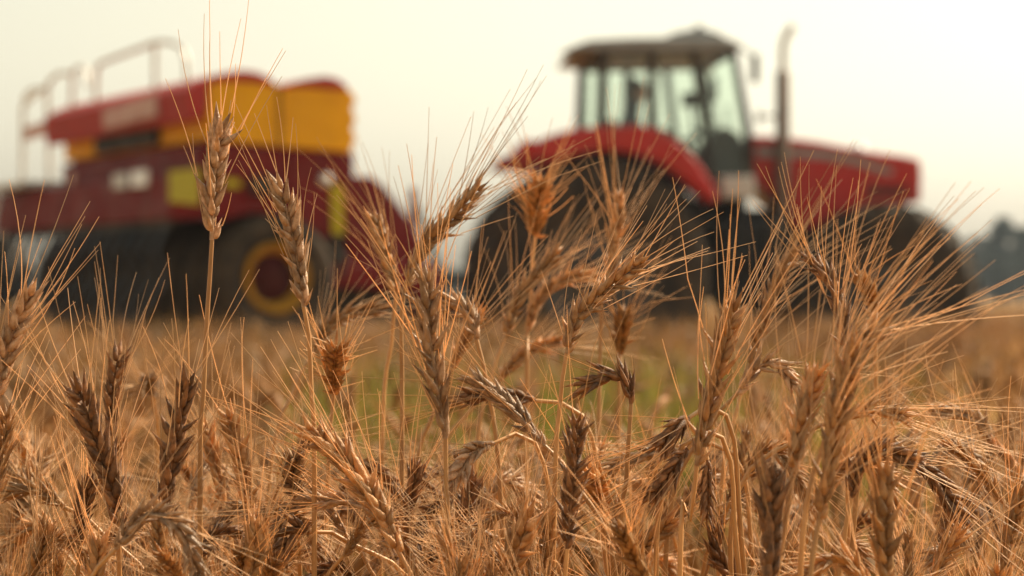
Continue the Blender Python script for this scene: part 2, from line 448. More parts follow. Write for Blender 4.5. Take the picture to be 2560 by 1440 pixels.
    fl.build("cab_floor", M['black'], TR)
    panes([(1522, 134), (1619, 133), (1617, 318), (1518, 314)], "quarter_window", TR)
    # front quarter glass
    panes([(1748, 131), (1827, 130), (1860, 330), (1862, 436), (1780, 440), (1770, 330)], "front_side_window", TR)
    for s in (-1, 1):
        d = MB()
        q = tside([(1643, 133), (1726, 132), (1752, 330), (1776, 438), (1745, 392), (1705, 352), (1665, 324), (1646, 318)], -Yc)
        d.prism(q, s * (Yc - 0.035) - 0.003, s * (Yc - 0.035) + 0.003)
        do = d.build("door", M['glass'], TR)
        b = MB()
        for pts in ([(1726, 129), (1746, 129), (1771, 330), (1784, 440), (1772, 440), (1752, 330)], [(1643, 318), (1668, 324), (1708, 352), (1748, 392), (1778, 440), (1765, 440), (1738, 402), (1700, 364), (1663, 336), (1643, 330)]):
            q = tside(pts, -Yc); b.prism(q, min(s * Yc, s * (Yc - 0.05)), max(s * Yc, s * (Yc - 0.05)))
        b.build("door_frame", M['black'], do, 0.006)
        hx, hz = TF.side(1740, 330, -Yc)
        MB().box(hx - 0.06, hx + 0.06, s * (Yc + 0.02) - 0.012, s * (Yc + 0.02) + 0.012, hz, hz + 0.025).build("door_handle", M['black'], do, 0.004)
    MB().box(rx0 + 0.005, rx0 + 0.012, -Yc + 0.07, Yc - 0.07, rzb, rzt - 0.05).build("rear_window", M['glass'], TR)
    ws = MB(); ws.prism([(fx1 - 0.03, fzt - 0.05), (fx1 - 0.022, fzt - 0.05), (fx0 + 0.008, 1.80), (fx0, 1.80)], -Yc + 0.07, Yc - 0.07)
    ws.build("windshield", M['glass'], TR)
    wp = MB(); wp.tube([(fx0 + 0.02, 0.1, 1.85), (fx1 + 0.03, -0.25, 2.55)], 0.012, 8); wp.build("wiper", M['black'], TR)
    roofp = [(1446, 125), (1446, 111), (1473, 100), (1560, 95), (1660, 93), (1740, 92), (1800, 93), (1832, 99), (1860, 113), (1854, 120), (1842, 124), (1780, 127), (1500, 127)]
    rf = MB().prism(tside(roofp, -0.86), -0.86, 0.86).build("roof", M['roofgrey'], TR, 0.03, 3)
    vz = MB().prism(tside([(1411, 127), (1438, 114), (1448, 110), (1448, 126), (1430, 127)], -0.85), -0.85, -0.40).build("roof_visor", M['roofgrey'], rf, 0.008)
    acp = [(1662, 94), (1684, 82), (1722, 74), (1760, 72), (1794, 80), (1822, 96)]
    ac = MB().prism(tside(acp, -0.6), -0.6, 0.6).build("air_conditioner", M['roofgrey'], rf, 0.02, 3)
    bx, bz = TF.side(1747, 74, -0.3)
    bc = MB(); bc.tube([(bx, -0.3, bz - 0.03), (bx, -0.3, bz + 0.02), (bx, -0.3, bz + 0.035)], [0.045, 0.045, 0.02], 14); bc.build("beacon", M['black'], rf)
    for s in (-1, 1):
        lx_, lz_ = TF.side(1838, 124, -0.88)
        MB().box(lx_, lx_ + 0.06, s * 0.62 - 0.09, s * 0.62 + 0.09, lz_ - 0.05, lz_ + 0.03).build("work_lamp", M['lamp'], rf, 0.012)
        m0, mz0 = TF.side(1852, 118, -0.9); m1, mz1 = TF.side(1878, 135, -0.98); m2, mz2 = TF.side(1886, 195, -1.0)
        mm = MB(); mm.tube([(m0, s * 0.86, mz0), (m1, s * 0.98, mz1), (m2, s * 1.0, mz2 + 0.15)], 0.012, 8)
        mo = mm.build("mirror_arm", M['black'], TR)
        MB().box(m2 - 0.02, m2 + 0.02, s * 1.02 - 0.09, s * 1.02 + 0.09, mz2 - 0.04, mz2 + 0.2).build("mirror", M['black'], mo, 0.012)
    # interior
    stt = MB(); sx, _ = TF.side(1590, 330, 0.0)
    stt.box(sx - 0.22, sx + 0.28, -0.25, 0.25, 1.72, 1.86); stt.box(sx - 0.30, sx - 0.20, -0.24, 0.24, 1.80, 2.42); stt.box(sx - 0.15, sx + 0.2, -0.2, 0.2, 1.44, 1.72)
    stt.build("seat", M['black'], TR, 0.04, 3)
    dx, dz = TF.side(1810, 330, 0.0)
    ds = MB(); ds.prism([(dx - 0.22, 1.44), (dx + 0.16, 1.44), (dx + 0.16, 2.18), (dx + 0.06, 2.33), (dx - 0.08, 2.37), (dx - 0.2, 2.2)], -0.30, 0.30)
    ds.build("dashboard", M['black'], TR, 0.04, 3)
    sw = MB()
    c0 = Vector((dx - 0.30, 0, 2.27)); ax = Vector((-0.55, 0, 0.83)).normalized(); e1_ = Vector((0, 1, 0)); e2_ = ax.cross(e1_)
    ring = [c0 + (e1_ * math.cos(2 * math.pi * k / 24) + e2_ * math.sin(2 * math.pi * k / 24)) * 0.2 for k in range(25)]
    sw.tube(ring, 0.017, 8, caps=False)
    for k in (0, 8, 16): sw.tube([c0, ring[k]], 0.013, 6)
    sw.tube([c0, c0 - ax * 0.28], 0.03, 10)
    sw.build("steering_wheel", M['black'], TR)
    mx, mz = TF.side(1727, 248, -0.45)
    mo = MB(); mo.box(mx - 0.08, mx + 0.08, -0.47, -0.43, mz - 0.07, mz + 0.06); mo.tube([(mx, -0.43, mz - 0.05), (mx + 0.1, -0.45, 1.8)], 0.015, 8)
    mo.build("monitor", M['black'], TR, 0.008)
    # rear linkage
    hl = MB()
    for s in (-1, 1): hl.tube([(rx - 0.35, s * 0.32, 0.85), (rx - 1.0, s * 0.36, 0.62)], 0.045, 8); hl.tube([(rx - 0.4, s * 0.3, 1.35), (rx - 0.75, s * 0.34, 0.72)], 0.03, 8)
    hl.box(rx - 1.05, rx - 0.3, -0.06, 0.06, 0.46, 0.54)
    hl.build("hitch", M['black'], TR)
    return rx
RX = build_tractor()

# ------------------------------------------------------------------ driver
def person():
    sx, _ = TF.side(1590, 330, 0.0)
    root = thing("person", "driver in dark jacket seated at the wheel inside the tractor cab", "person", (TF.o[0], TF.o[1], 0), TF.a)
    J, E, Rr = [], [], []
    def j(p, r, par=None):
        J.append(p); Rr.append(r)
        if par is not None: E.append((par, len(J) - 1))
        return len(J) - 1
    hip = j((sx - 0.08, 0, 1.93), 0.165)
    wa = j((sx - 0.10, 0, 2.10), 0.15, hip)
    ch = j((sx - 0.09, 0, 2.32), 0.165, wa)
    ne = j((sx - 0.05, 0, 2.50), 0.075, ch)
    hd0 = j((sx - 0.02, 0, 2.60), 0.075, ne)
    hd1 = j((sx - 0.02, 0, 2.68), 0.098, hd0)
    hd2 = j((sx - 0.03, 0, 2.76), 0.085, hd1)
    for s in (-1, 1):
        sh = j((sx - 0.07, s * 0.20, 2.41), 0.075, ch)
        el = j((sx + 0.10, s * 0.27, 2.16), 0.052, sh)
        wr = j((sx + 0.31, s * 0.18, 2.21), 0.034, el)
        pa = j((sx + 0.38, s * 0.16, 2.235), 0.036, wr)
        for q in range(4):
            b = j((sx + 0.415, s * (0.135 + 0.018 * q), 2.25), 0.011, pa)
            j((sx + 0.44, s * (0.135 + 0.018 * q), 2.235 - 0.004 * q), 0.009, b)
        th = j((sx + 0.385, s * 0.115, 2.25), 0.012, pa); j((sx + 0.41, s * 0.105, 2.255), 0.010, th)
        kn = j((sx + 0.34, s * 0.14, 1.98), 0.075, hip)
        an = j((sx + 0.42, s * 0.14, 1.56), 0.05, kn)
        j((sx + 0.56, s * 0.15, 1.49), 0.042, an)
    me = bpy.data.meshes.new("body")
    me.from_pydata(J, E, []); me.update()
    o = link("body", me, root, M['cloth'])
    sk = o.modifiers.new("skin", 'SKIN'); sk.use_smooth_shade = True
    for i, r in enumerate(Rr):
        o.data.skin_vertices[0].data[i].radius = (r, r)
        o.data.skin_vertices[0].data[i].use_root = (i == 0)
    sb = o.modifiers.new("sub", 'SUBSURF'); sb.levels = 1; sb.render_levels = 1
    # face and hair over the head
    f = MB(); c = Vector((sx - 0.015, 0, 2.69))
    prof = [(0.012, -0.12), (0.055, -0.10), (0.078, -0.05), (0.084, 0.01), (0.08, 0.05), (0.06, 0.095), (0.012, 0.12)]
    vs, fs = [], []
    for (r, z) in prof:
        for k in range(20):
            a = 2 * math.pi * k / 20
            x = math.cos(a) * r * 1.15; y = math.sin(a) * r * 0.95
            if k == 0 and -0.04 < z < 0.02: x += 0.024          # nose
            if k in (1, 19) and abs(z - 0.01) < 0.005: x -= 0.008  # eye sockets
            if k in (5, 15) and -0.06 < z < 0.03: y *= 1.15       # ears
            vs.append((c.x + 0.01 + x, y, c.z + z))
    for i in range(len(prof) - 1):
        for k in range(20): fs.append((i * 20 + k, i * 20 + (k + 1) % 20, (i + 1) * 20 + (k + 1) % 20, (i + 1) * 20 + k))
    f.add(vs, fs, True); f.build("face", M['skin'], root)
    h = MB(); vs, fs = [], []
    for i in range(7):
        th = i / 6 * 1.75
        for k in range(20):
            a = 2 * math.pi * k / 20
            cut = 1.0 - 0.38 * max(0.0, math.cos(a)) if i > 2 else 1.0
            t2 = th * cut
            vs.append((c.x + math.cos(a) * math.sin(t2) * 0.108, math.sin(a) * math.sin(t2) * 0.092, c.z + 0.02 + math.cos(t2) * 0.115))
    for i in range(6):
        for k in range(20): fs.append((i * 20 + k, (i + 1) * 20 + k, (i + 1) * 20 + (k + 1) % 20, i * 20 + (k + 1) % 20))
    h.add(vs, fs, True); h.build("hair", M['hair'], root)
person()

# ------------------------------------------------------------------ seed drill
SF = Frame(-2.24, 17.0, 30.0)
SD = thing("seed_drill", "red seed drill with yellow hopper, domed lids and rear handrail, hitched behind the tractor", "seed drill", (SF.o[0], SF.o[1], 0), SF.a)
def sside(pts, ly): return [SF.side(u, v, ly) for u, v in pts]

def build_drill():
    LW = 3.2
    # hopper with corrugated front
    body = [(522, 208), (560, 200), (640, 203), (690, 213), (700, 217), (760, 214), (868, 222)]
    cor = []
    for k in range(13):
        v = 232 + k * 12
        cor.append((884 + (6 if k % 4 in (1, 2) else -2), v))
    pts = body + cor + [(884, 381), (720, 367), (522, 346)]
    hop = MB().prism(sside(pts, 0.0), 0.0, LW).build("hopper", M['yellow'], SD, 0.015)
    gr = MB().prism(sside([(694, 214), (705, 216), (706, 366), (694, 365)], -0.014), -0.014, 0.004)
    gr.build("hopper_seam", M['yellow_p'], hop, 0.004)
    ribs = MB()
    for v0 in (250, 285, 320):
        ribs.prism(sside([(712, v0 + 2), (872, v0 + 10), (872, v0 + 16), (712, v0 + 8)], -0.004), -0.004, 0.003)
        ribs.prism(sside([(535, v0 - 14), (688, v0), (688, v0 + 6), (535, v0 - 8)], -0.004), -0.004, 0.003)
    ribs.build("hopper_rib", M['yellow'], hop, 0.004)
    for prof in ([(470, 222), (500, 202), (540, 186), (580, 178), (615, 175), (650, 181), (678, 196), (694, 214), (640, 204), (560, 201), (522, 209), (522, 260), (500, 300), (478, 302)],
                 [(700, 218), (740, 204), (775, 195), (815, 190), (845, 196), (866, 212), (874, 224), (868, 223), (760, 216)]):
        MB().prism(sside(prof, -0.03), -0.03, LW + 0.03).build("lid", M['lid'], hop, 0.012)
    # rear face fittings (plane local x = const)
    x_r = SF.side(522, 300, 0.0)[0]
    MB().box(x_r - 0.06, x_r - 0.01, 0.95, 2.3, 2.00, 2.22).build("hopper_guard_shade", M['black'], hop, 0.01)  # solid black for the dark bars and the deep shade on the hopper's rear
    fp = [SF.back(u, v, x_r - 0.20) for u, v in ((256, 276), (385, 236), (388, 290), (258, 324))]
    MB().prism(fp, x_r - 0.20, x_r - 0.17, 'yz').build("faded_board", M['faded'], SD, 0.006)
    # side shields and frame
    sp = [(522, 349), (720, 370), (886, 384), (884, 470), (868, 560), (822, 596), (742, 558), (640, 530), (530, 556), (522, 556)]
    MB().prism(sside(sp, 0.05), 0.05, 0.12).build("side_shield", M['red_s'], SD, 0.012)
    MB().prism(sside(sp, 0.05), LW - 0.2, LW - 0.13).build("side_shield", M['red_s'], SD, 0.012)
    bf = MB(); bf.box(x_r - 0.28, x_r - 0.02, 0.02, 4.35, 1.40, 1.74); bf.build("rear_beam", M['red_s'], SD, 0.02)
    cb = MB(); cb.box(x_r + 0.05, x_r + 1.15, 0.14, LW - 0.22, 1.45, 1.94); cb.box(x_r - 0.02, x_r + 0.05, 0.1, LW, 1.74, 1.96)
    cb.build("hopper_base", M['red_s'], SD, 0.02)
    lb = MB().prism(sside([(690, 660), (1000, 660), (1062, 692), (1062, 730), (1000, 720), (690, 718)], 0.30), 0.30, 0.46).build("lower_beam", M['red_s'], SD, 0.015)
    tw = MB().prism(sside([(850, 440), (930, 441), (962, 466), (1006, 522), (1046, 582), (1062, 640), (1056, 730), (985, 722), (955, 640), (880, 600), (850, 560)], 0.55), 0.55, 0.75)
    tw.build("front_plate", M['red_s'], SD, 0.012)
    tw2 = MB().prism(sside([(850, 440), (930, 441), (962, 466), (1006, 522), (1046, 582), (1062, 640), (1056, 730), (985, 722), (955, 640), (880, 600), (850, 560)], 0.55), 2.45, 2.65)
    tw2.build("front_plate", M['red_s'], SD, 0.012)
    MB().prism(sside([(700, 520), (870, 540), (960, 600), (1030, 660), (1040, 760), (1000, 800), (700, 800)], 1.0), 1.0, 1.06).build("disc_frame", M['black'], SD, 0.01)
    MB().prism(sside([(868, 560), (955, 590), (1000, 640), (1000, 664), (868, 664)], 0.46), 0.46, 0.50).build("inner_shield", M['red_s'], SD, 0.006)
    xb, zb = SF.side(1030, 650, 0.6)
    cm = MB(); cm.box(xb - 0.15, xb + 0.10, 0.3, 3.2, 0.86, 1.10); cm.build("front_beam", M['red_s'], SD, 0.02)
    # stickers, reflectors
    MB().prism(sside([(628, 440), (694, 444), (694, 486), (628, 484)], 0.0), -0.03, 0.049).build("toolbox", M['black'], SD, 0.01)
    MB().prism(sside([(716, 372), (724, 373), (740, 556), (732, 552)], 0.04), 0.03, 0.049).build("shield_rib", M['red_s'], SD, 0.004)
    q = [SF.back(u, v, x_r - 0.285) for u, v in ((424, 428), (498, 420), (498, 512), (424, 505))]
    MB().prism(q, x_r - 0.290, x_r - 0.281, 'yz').build("warning_sticker", M['lime'], SD)
    MB().prism(sside([(560, 446), (600, 449), (604, 470), (562, 468)], 0.044), 0.044, 0.0485).build("warning_sticker", M['lime'], SD)
    MB().prism(sside([(828, 462), (858, 464), (860, 590), (832, 582)], 0.035), 0.035, 0.0485).build("yellow_marker", M['lime'], SD, 0.004)
    for u0, u1, v0, v1, mm in ((288, 322, 432, 474, M['pale']), (334, 372, 424, 470, M['lamp'])):
        q = [SF.back(u, v, x_r - 0.285) for u, v in ((u0, v0 + 4), (u1, v0), (u1, v1 - 4), (u0, v1))]
        MB().prism(q, x_r - 0.31, x_r - 0.281, 'yz').build("rear_lamp", mm, SD, 0.008)
    for (u, v) in ((815, 450),):
        cx_, cz_ = SF.side(u, v, 0.03)
        MB().lathe([(0.002, 0.0), (0.045, 0.0), (0.05, 0.02), (0.05, 0.028)], (cx_, 0.018, cz_), 20).build("reflector", M['galv'], SD)
    cy_, cz_ = SF.back(178, 446, x_r - 0.30)
    r_ = MB(); vs = [(x_r - 0.30 + dx, cy_ + 0.05 * math.cos(2 * math.pi * k / 20), cz_ + 0.05 * math.sin(2 * math.pi * k / 20)) for dx in (0, 0.02) for k in range(20)]
    r_.add(vs, [tuple(range(20)), tuple(range(39, 19, -1))] + [(k, (k + 1) % 20, 20 + (k + 1) % 20, 20 + k) for k in range(20)])
    r_.build("reflector", M['faded'], SD)
    # platform and handrail along the rear
    pf = MB(); pf.box(x_r - 0.42, x_r - 0.02, 3.1, 4.3, 1.76, 1.80)
    for k in range(7): pf.box(x_r - 0.41, x_r - 0.03, 3.15 + k * 0.16, 3.20 + k * 0.16, 1.802, 1.812)
    pf.build("platform", M['galv'], SD)
    xr = x_r - 0.06
    def B(u, v): y, z = SF.back(u, v, xr); return (xr, y, z)
    ra = MB()
    ra.tube([B(468, 215), B(466, 150), B(458, 124), B(440, 109), B(415, 104), B(388, 106), B(340, 124), B(270, 150), B(246, 162), B(240, 185), B(240, 300)], 0.021, 10)
    ra.tube([B(388, 106), B(388, 300)], 0.021, 10)
    rail = ra.build("handrail", M['galv'], SD)
    rb = MB()
    rb.tube([B(218, 215), B(216, 178), B(205, 166), B(192, 170), B(182, 184), B(178, 300)], 0.019, 10)
    rb.tube([B(178, 184), B(150, 182), B(126, 200), B(118, 225), B(122, 330), B(124, 455)], 0.021, 10)
    rb.tube([B(110, 222), B(84, 222), B(66, 238), B(58, 270), B(56, 460)], 0.021, 10)
    rb.tube([B(58, 222 + 40), B(120, 214)], 0.017, 8)
    rb.build("handrail", M['galv'], SD)
    gb = [SF.back(u, v, xr - 0.03) for u, v in ((62, 318), (168, 286), (170, 322), (62, 352))]
    MB().prism(gb, xr - 0.035, xr - 0.015, 'yz').build("guard_board", M['faded'], SD, 0.004)
    ld = MB()
    for yy in (3.55, 3.95): ld.tube([(x_r - 0.45, yy, 1.8), (x_r - 0.62, yy, 0.75)], 0.02, 8)
    for k in range(4): ld.tube([(x_r - 0.47 - 0.04 * k, 3.55, 1.62 - 0.25 * k), (x_r - 0.47 - 0.04 * k, 3.95, 1.62 - 0.25 * k)], 0.018, 8)
    ld.build("ladder", M['galv'], SD)
    # packer wheels under the frame, nearest one with a yellow rim in view
    wx, wz = SF.side(680, 695, 0.10)
    n = 10
    for k in range(n):
        yy = 0.14 + 0.44 * k
        e = bpy.data.objects.new("packer_wheel", None); COL.objects.link(e); e.parent = SD; e.location = (wx, yy, wz)
        t = MB(); t.lathe([(0.27, -0.11), (0.33, -0.16), (0.42, -0.17), (0.465, -0.13), (0.478, -0.06), (0.48, 0.0), (0.478, 0.06), (0.465, 0.13), (0.42, 0.17), (0.33, 0.16), (0.27, 0.11)], (0, 0, 0), 40)
        for q in range(30):
            a = 2 * math.pi * q / 30
            t.tube([(0.475 * math.cos(a), -0.14, 0.475 * math.sin(a)), (0.488 * math.cos(a + 0.1), 0.0, 0.488 * math.sin(a + 0.1)), (0.475 * math.cos(a), 0.14, 0.475 * math.sin(a))], 0.012, 4, False)
        t.build("tyre", M['rubber'], e)
        r_ = MB(); r_.lathe([(0.268, -0.125), (0.268, -0.150), (0.245, -0.155), (0.205, -0.11), (0.19, -0.06), (0.18, -0.02)], (0, 0, 0), 40)
        r_.lathe([(0.268, 0.125), (0.25, 0.14), (0.2, 0.05), (0.19, -0.02)], (0, 0, 0), 40)
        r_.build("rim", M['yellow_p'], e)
        d_ = MB(); d_.lathe([(0.182, -0.03), (0.12, -0.05), (0.07, -0.10), (0.002, -0.11)], (0, 0, 0), 24); d_.build("hub", M['hubred'], e)
    ax = MB(); ax.tube([(wx, 0.05, wz), (wx, 3.8, wz)], 0.04, 12)
    for k in range(4): ax.obox((wx, 0.36 + 0.88 * k, wz), (wx + 0.25, 0.36 + 0.88 * k, 1.45), 0.10, 0.08)
    ax.build("packer_axle", M['black'], SD)
    # following tines under the rear beam
    for k in range(16):
        yy = 0.25 + 0.25 * k
        t = MB(); t.tube([(x_r - 0.20, yy, 1.40), (x_r - 0.32, yy, 1.16), (x_r - 0.22, yy, 0.98), (x_r - 0.48, yy, 0.62)], 0.014, 6)
        t.tube([(x_r - 0.20, yy + 0.07, 1.40), (x_r - 0.30, yy + 0.07, 1.18), (x_r - 0.2, yy + 0.07, 1.0), (x_r - 0.44, yy + 0.07, 0.62)], 0.014, 6)
        t.build("tine", M['steel'], SD)
    tb = MB(); tb.tube([(x_r - 0.20, 0.15, 1.38), (x_r - 0.20, 4.3, 1.38)], 0.05, 4, False); tb.build("tine_bar", M['black'], SD)
    # disc openers ahead of the packers
    for k in range(11):
        yy = 0.66 + 0.27 * k
        e = MB(); e.lathe([(0.002, -0.03), (0.20, -0.004), (0.215, 0.0), (0.20, 0.004), (0.002, 0.01)], (wx + 0.75, yy, wz - 0.05), 28)
        e.obox((wx + 0.75, yy + 0.02, wz - 0.05), (wx + 0.55, yy + 0.02, 1.30), 0.05, 0.04)
        e.build("seed_disc", M['black'], SD)
    bx = MB(); bx.box(wx + 0.45, wx + 0.62, 0.15, 3.6, 1.24, 1.40); bx.build("disc_beam", M['black'], SD, 0.01)
    # seed hoses from the hopper base
    for k in range(6):
        yy = 0.3 + 0.5 * k
        h = MB(); h.tube([(x_r + 0.9, yy, 1.5), (x_r + 1.05, yy + 0.02, 1.3), (wx + 0.7, yy, 1.12), (wx + 0.66, yy, 0.98)], 0.022, 8); h.build("seed_hose", M['black'], SD)
    # drawbar to the tractor hitch
    hx, hy = RX - 1.0, 0.0
    wxp = TF.o[0] + TF.c * hx; wyp = TF.o[1] + TF.s * hx
    lx = SF.c * (wxp - SF.o[0]) + SF.s * (wyp - SF.o[1]); ly = -SF.s * (wxp - SF.o[0]) + SF.c * (wyp - SF.o[1])
    db = MB(); db.obox((xb, 1.2, 0.96), (lx, ly - 0.05, 0.58), 0.15, 0.15); db.obox((xb, 2.3, 0.96), (lx, ly + 0.05, 0.58), 0.15, 0.15)
    db.box(lx - 0.1, lx + 0.12, ly - 0.12, ly + 0.12, 0.54, 0.62)
    db.build("drawbar", M['red_s'], SD)
    px, pz = SF.side(1032, 470, 0.9)
    po = MB(); po.tube([(px, 0.9, 1.0), (px, 0.9, pz)], 0.03, 10); po.build("hose_post", M['red_s'], SD)
    hs_ = MB()
    for q in range(3): hs_.tube([(px, 0.9 + 0.02 * q, pz - 0.05), ((px + lx) / 2, (0.9 + ly) / 2, 1.0 - 0.04 * q), (lx + 0.2, ly + 0.03 * q, 1.0)], 0.014, 6)
    hs_.build("hydraulic_hose", M['black'], SD)
    # transport wheels in the middle, on the soil
    for yy in (1.35, 2.35):
        e = bpy.data.objects.new("transport_wheel", None); COL.objects.link(e); e.parent = SD; e.location = (wx + 0.1, yy, 0.48)
        t = MB(); t.lathe([(0.24, -0.11), (0.33, -0.15), (0.44, -0.15), (0.475, -0.1), (0.48, 0), (0.475, 0.1), (0.44, 0.15), (0.33, 0.15), (0.24, 0.11)], (0, 0, 0), 36); t.build("tyre", M['rubber'], e)
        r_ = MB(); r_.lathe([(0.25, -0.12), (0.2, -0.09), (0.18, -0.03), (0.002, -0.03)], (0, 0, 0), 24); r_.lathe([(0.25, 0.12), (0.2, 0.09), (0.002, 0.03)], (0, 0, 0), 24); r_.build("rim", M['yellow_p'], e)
        MB().obox((wx + 0.1, yy - 0.22, 0.48), (wx + 0.45, yy - 0.22, 1.3), 0.10, 0.09).build("wheel_arm", M['red_s'], SD)
    # folded marker arm on the far end
    ma = MB(); y0, z0 = SF.back(22, 505, x_r - 0.2); y1, z1 = SF.back(22, 640, x_r - 0.2)
    ma.box(x_r - 0.26, x_r - 0.18, y0 - 0.05, y0 + 0.03, z1, z0); mo = ma.build("marker_arm", M['pale'], SD, 0.008)
    md = MB(); md.lathe([(0.002, -0.02), (0.32, -0.005), (0.32, 0.005), (0.002, 0.02)], (x_r - 0.30, y0 + 0.02, z1 - 0.14), 28); md.build("marker_disc", M['black'], mo)
build_drill()

# ------------------------------------------------------------------ wheat
KR = np.array([0.35, 0.85, 1.0, 0.80, 0.42, 0.05]); KZ = np.array([0.0, 0.14, 0.34, 0.60, 0.84, 1.14]); KN = 6
_a = (np.arange(KN) + 0.5) * 2 * np.pi / KN
_k = np.where(np.abs(np.sin(_a)) > 0.9, 1.18, 0.88)       # keeled, boat-shaped husk
KT = np.concatenate([np.stack([np.cos(_a) * r * _k, np.sin(_a) * r * 0.70 * _k, np.full(KN, z)], 1) for r, z in zip(KR, KZ)])
KF = np.array([(i * KN + k, i * KN + (k + 1) % KN, (i + 1) * KN + (k + 1) % KN, (i + 1) * KN + k) for i in range(len(KR) - 1) for k in range(KN)])

def unit(v):
    n = np.linalg.norm(v); return v / n if n > 1e-12 else v

def smooth_path(P, n):
    P = np.asarray(P, float)
    if len(P) == 2: P = np.array([P[0], (P[0] + P[1]) / 2, P[1]])
    Q = np.concatenate([[2 * P[0] - P[1]], P, [2 * P[-1] - P[-2]]])
    out = []
    m = len(P) - 1
    for i in range(m):
        p0, p1, p2, p3 = Q[i], Q[i + 1], Q[i + 2], Q[i + 3]
        for t in np.linspace(0, 1, 16, endpoint=False):
            out.append(0.5 * ((2 * p1) + (-p0 + p2) * t + (2 * p0 - 5 * p1 + 4 * p2 - p3) * t * t + (-p0 + 3 * p1 - 3 * p2 + p3) * t ** 3))
    out.append(P[-1]); out = np.array(out)
    s = np.concatenate([[0], np.cumsum(np.linalg.norm(np.diff(out, axis=0), axis=1))])
    q = np.linspace(0, s[-1], n)
    return np.stack([np.interp(q, s, out[:, k]) for k in range(3)], 1), s[-1]

def tube_np(path, rad, n=6):
    path = np.asarray(path); N = len(path)
    t = np.gradient(path, axis=0); t /= np.linalg.norm(t, axis=1)[:, None] + 1e-12
    up = np.array([0, 1.0, 0]) if abs(t[0][1]) < 0.9 else np.array([1.0, 0, 0])
    V = []
    for i in range(N):
        a = unit(np.cross(t[i], up)); up = np.cross(a, t[i])
        ang = np.arange(n) * 2 * np.pi / n
        V.append(path[i] + rad[i] * (np.cos(ang)[:, None] * a + np.sin(ang)[:, None] * up))
    F = np.array([(i * n + k, i * n + (k + 1) % n, (i + 1) * n + (k + 1) % n, (i + 1) * n + k) for i in range(N - 1) for k in range(n)])
    return np.concatenate(V), F

class Acc:
    def __init__(self): self.V, self.F, self.n = [], [], 0
    def add(self, V, F):
        self.V.append(V); self.F.append(F + self.n); self.n += len(V)
    def get(self): return np.concatenate(self.V), np.concatenate(self.F)

def make_ear(ctrl, rg, phi=0.5, flare=1.0, awn_len=0.088, awn_p=0.85, wind=(0, 0, 0), size=1.0, spread=1.0, per_side=None, low=False, thin=None):
    """an ear along control points: rows of glumes on both sides of the rachis, and its awns"""
    P, L = smooth_path(ctrl, 40)
    T = np.gradient(P, axis=0); T /= np.linalg.norm(T, axis=1)[:, None]
    ns = per_side or max(6, int(L / 0.0098 / size))
    ear, awn = Acc(), Acc()
    if thin is None: thin = rg.uniform(0.72, 1.08)
    V, F = tube_np(P[::3], np.linspace(0.0017, 0.0008, len(P[::3])) * size, 5); ear.add(V, F)
    # frame carried along the rachis
    ref = np.array([math.cos(phi), math.sin(phi), 0.0])
    if abs(np.dot(ref, T[0])) > 0.85: ref = np.array([0, 0.3, 1.0])
    wind = np.asarray(wind, float)
    tot = 2 * ns
    for i in range(tot + 1):
        q = (i + 0.2) / (tot + 0.6) * 0.985
        x = q * 39; i0 = int(x); fr = x - i0
        p = P[i0] * (1 - fr) + P[min(i0 + 1, 39)] * fr
        t = unit(T[i0])
        s = unit(ref - np.dot(ref, t) * t); ref = s
        f = np.cross(t, s)
        sd = 1 if i % 2 == 0 else -1
        if i == tot: sd = 0
        prof = (0.72 + 0.9 * q) if q < 0.3 else (1.0 if q < 0.75 else 1.0 - (q - 0.75) * 1.1)
        prof *= size
        kers = [(0.78, 0.62), (0.78, -0.62), (1.0, 0.0)] if sd else [(0.0, 0.5), (0.0, -0.5)]
        if low: kers = kers[:2]
        for kidx, (cs, cf) in enumerate(kers):
            if rg.random() < 0.05: continue                      # a lost husk
            th = (0.30 + 0.26 * rg.random()) * flare
            gape = rg.random() < 0.2
            if gape: th += 0.15 + 0.35 * flare * rg.random()
            if kidx == 2: th *= 0.62
            lat = unit(s * sd * cs + f * cf + 1e-6)
            d = unit(t * math.cos(th) + lat * math.sin(th) + rg.normal(0, 0.07, 3))
            Lk = 0.0145 * prof * (0.80 + 0.42 * rg.random()) * (1.12 if kidx == 2 else 1.0)
            Wk = 0.0037 * prof * (0.75 + 0.4 * rg.random()) * (0.75 if gape else 1.0) * thin
            b = unit(np.cross(d, t) + 1e-6 * s); a = np.cross(b, d)
            base = p + lat * 0.0016 * prof + (t * 0.004 * prof if kidx == 2 else 0)
            bend = (KT[:, 2] ** 2)[:, None] * ((t * 0.12 + lat * rg.uniform(-0.14, 0.16)) * Lk)
            K = base + KT[:, :1] * Wk * b + KT[:, 1:2] * Wk * a + KT[:, 2:] * Lk * d + bend
            ear.add(K, KF)
            if kidx < 2 and rg.random() < awn_p * (1.0 if q > 0.12 else 0.5):
                tip = base + d * Lk * 1.0 + t * 0.15 * Lk
                al = awn_len * (0.72 + 0.48 * rg.random()) * (0.75 if q < 0.2 else 1.0)
                if rg.random() < 0.12: al *= 0.4
                da = unit(t * 1.0 + lat * (0.16 + 0.42 * rg.random()) * spread + rg.normal(0, 0.06, 3) + wind)
                db = unit(da + lat * 0.10 * rg.normal() + rg.normal(0, 0.05, 3) + wind * 0.3)
                n = 7
                pts = np.array([tip + da * al * u + (db - da) * al * u * u * 0.7 for u in np.linspace(0, 1, n)])
                if rg.random() < 0.16:                          # a kinked awn
                    kq = int(rg.integers(2, 6)); pts[kq:] += (np.arange(n - kq)[:, None]) * rg.normal(0, 0.10, 3) * al / n * 1.6
                V, F = tube_np(pts, np.linspace(0.00044, 0.00019, n) * size, 3)
                awn.add(V, F)
    return ear.get(), (awn.get() if awn.n else None), P, T

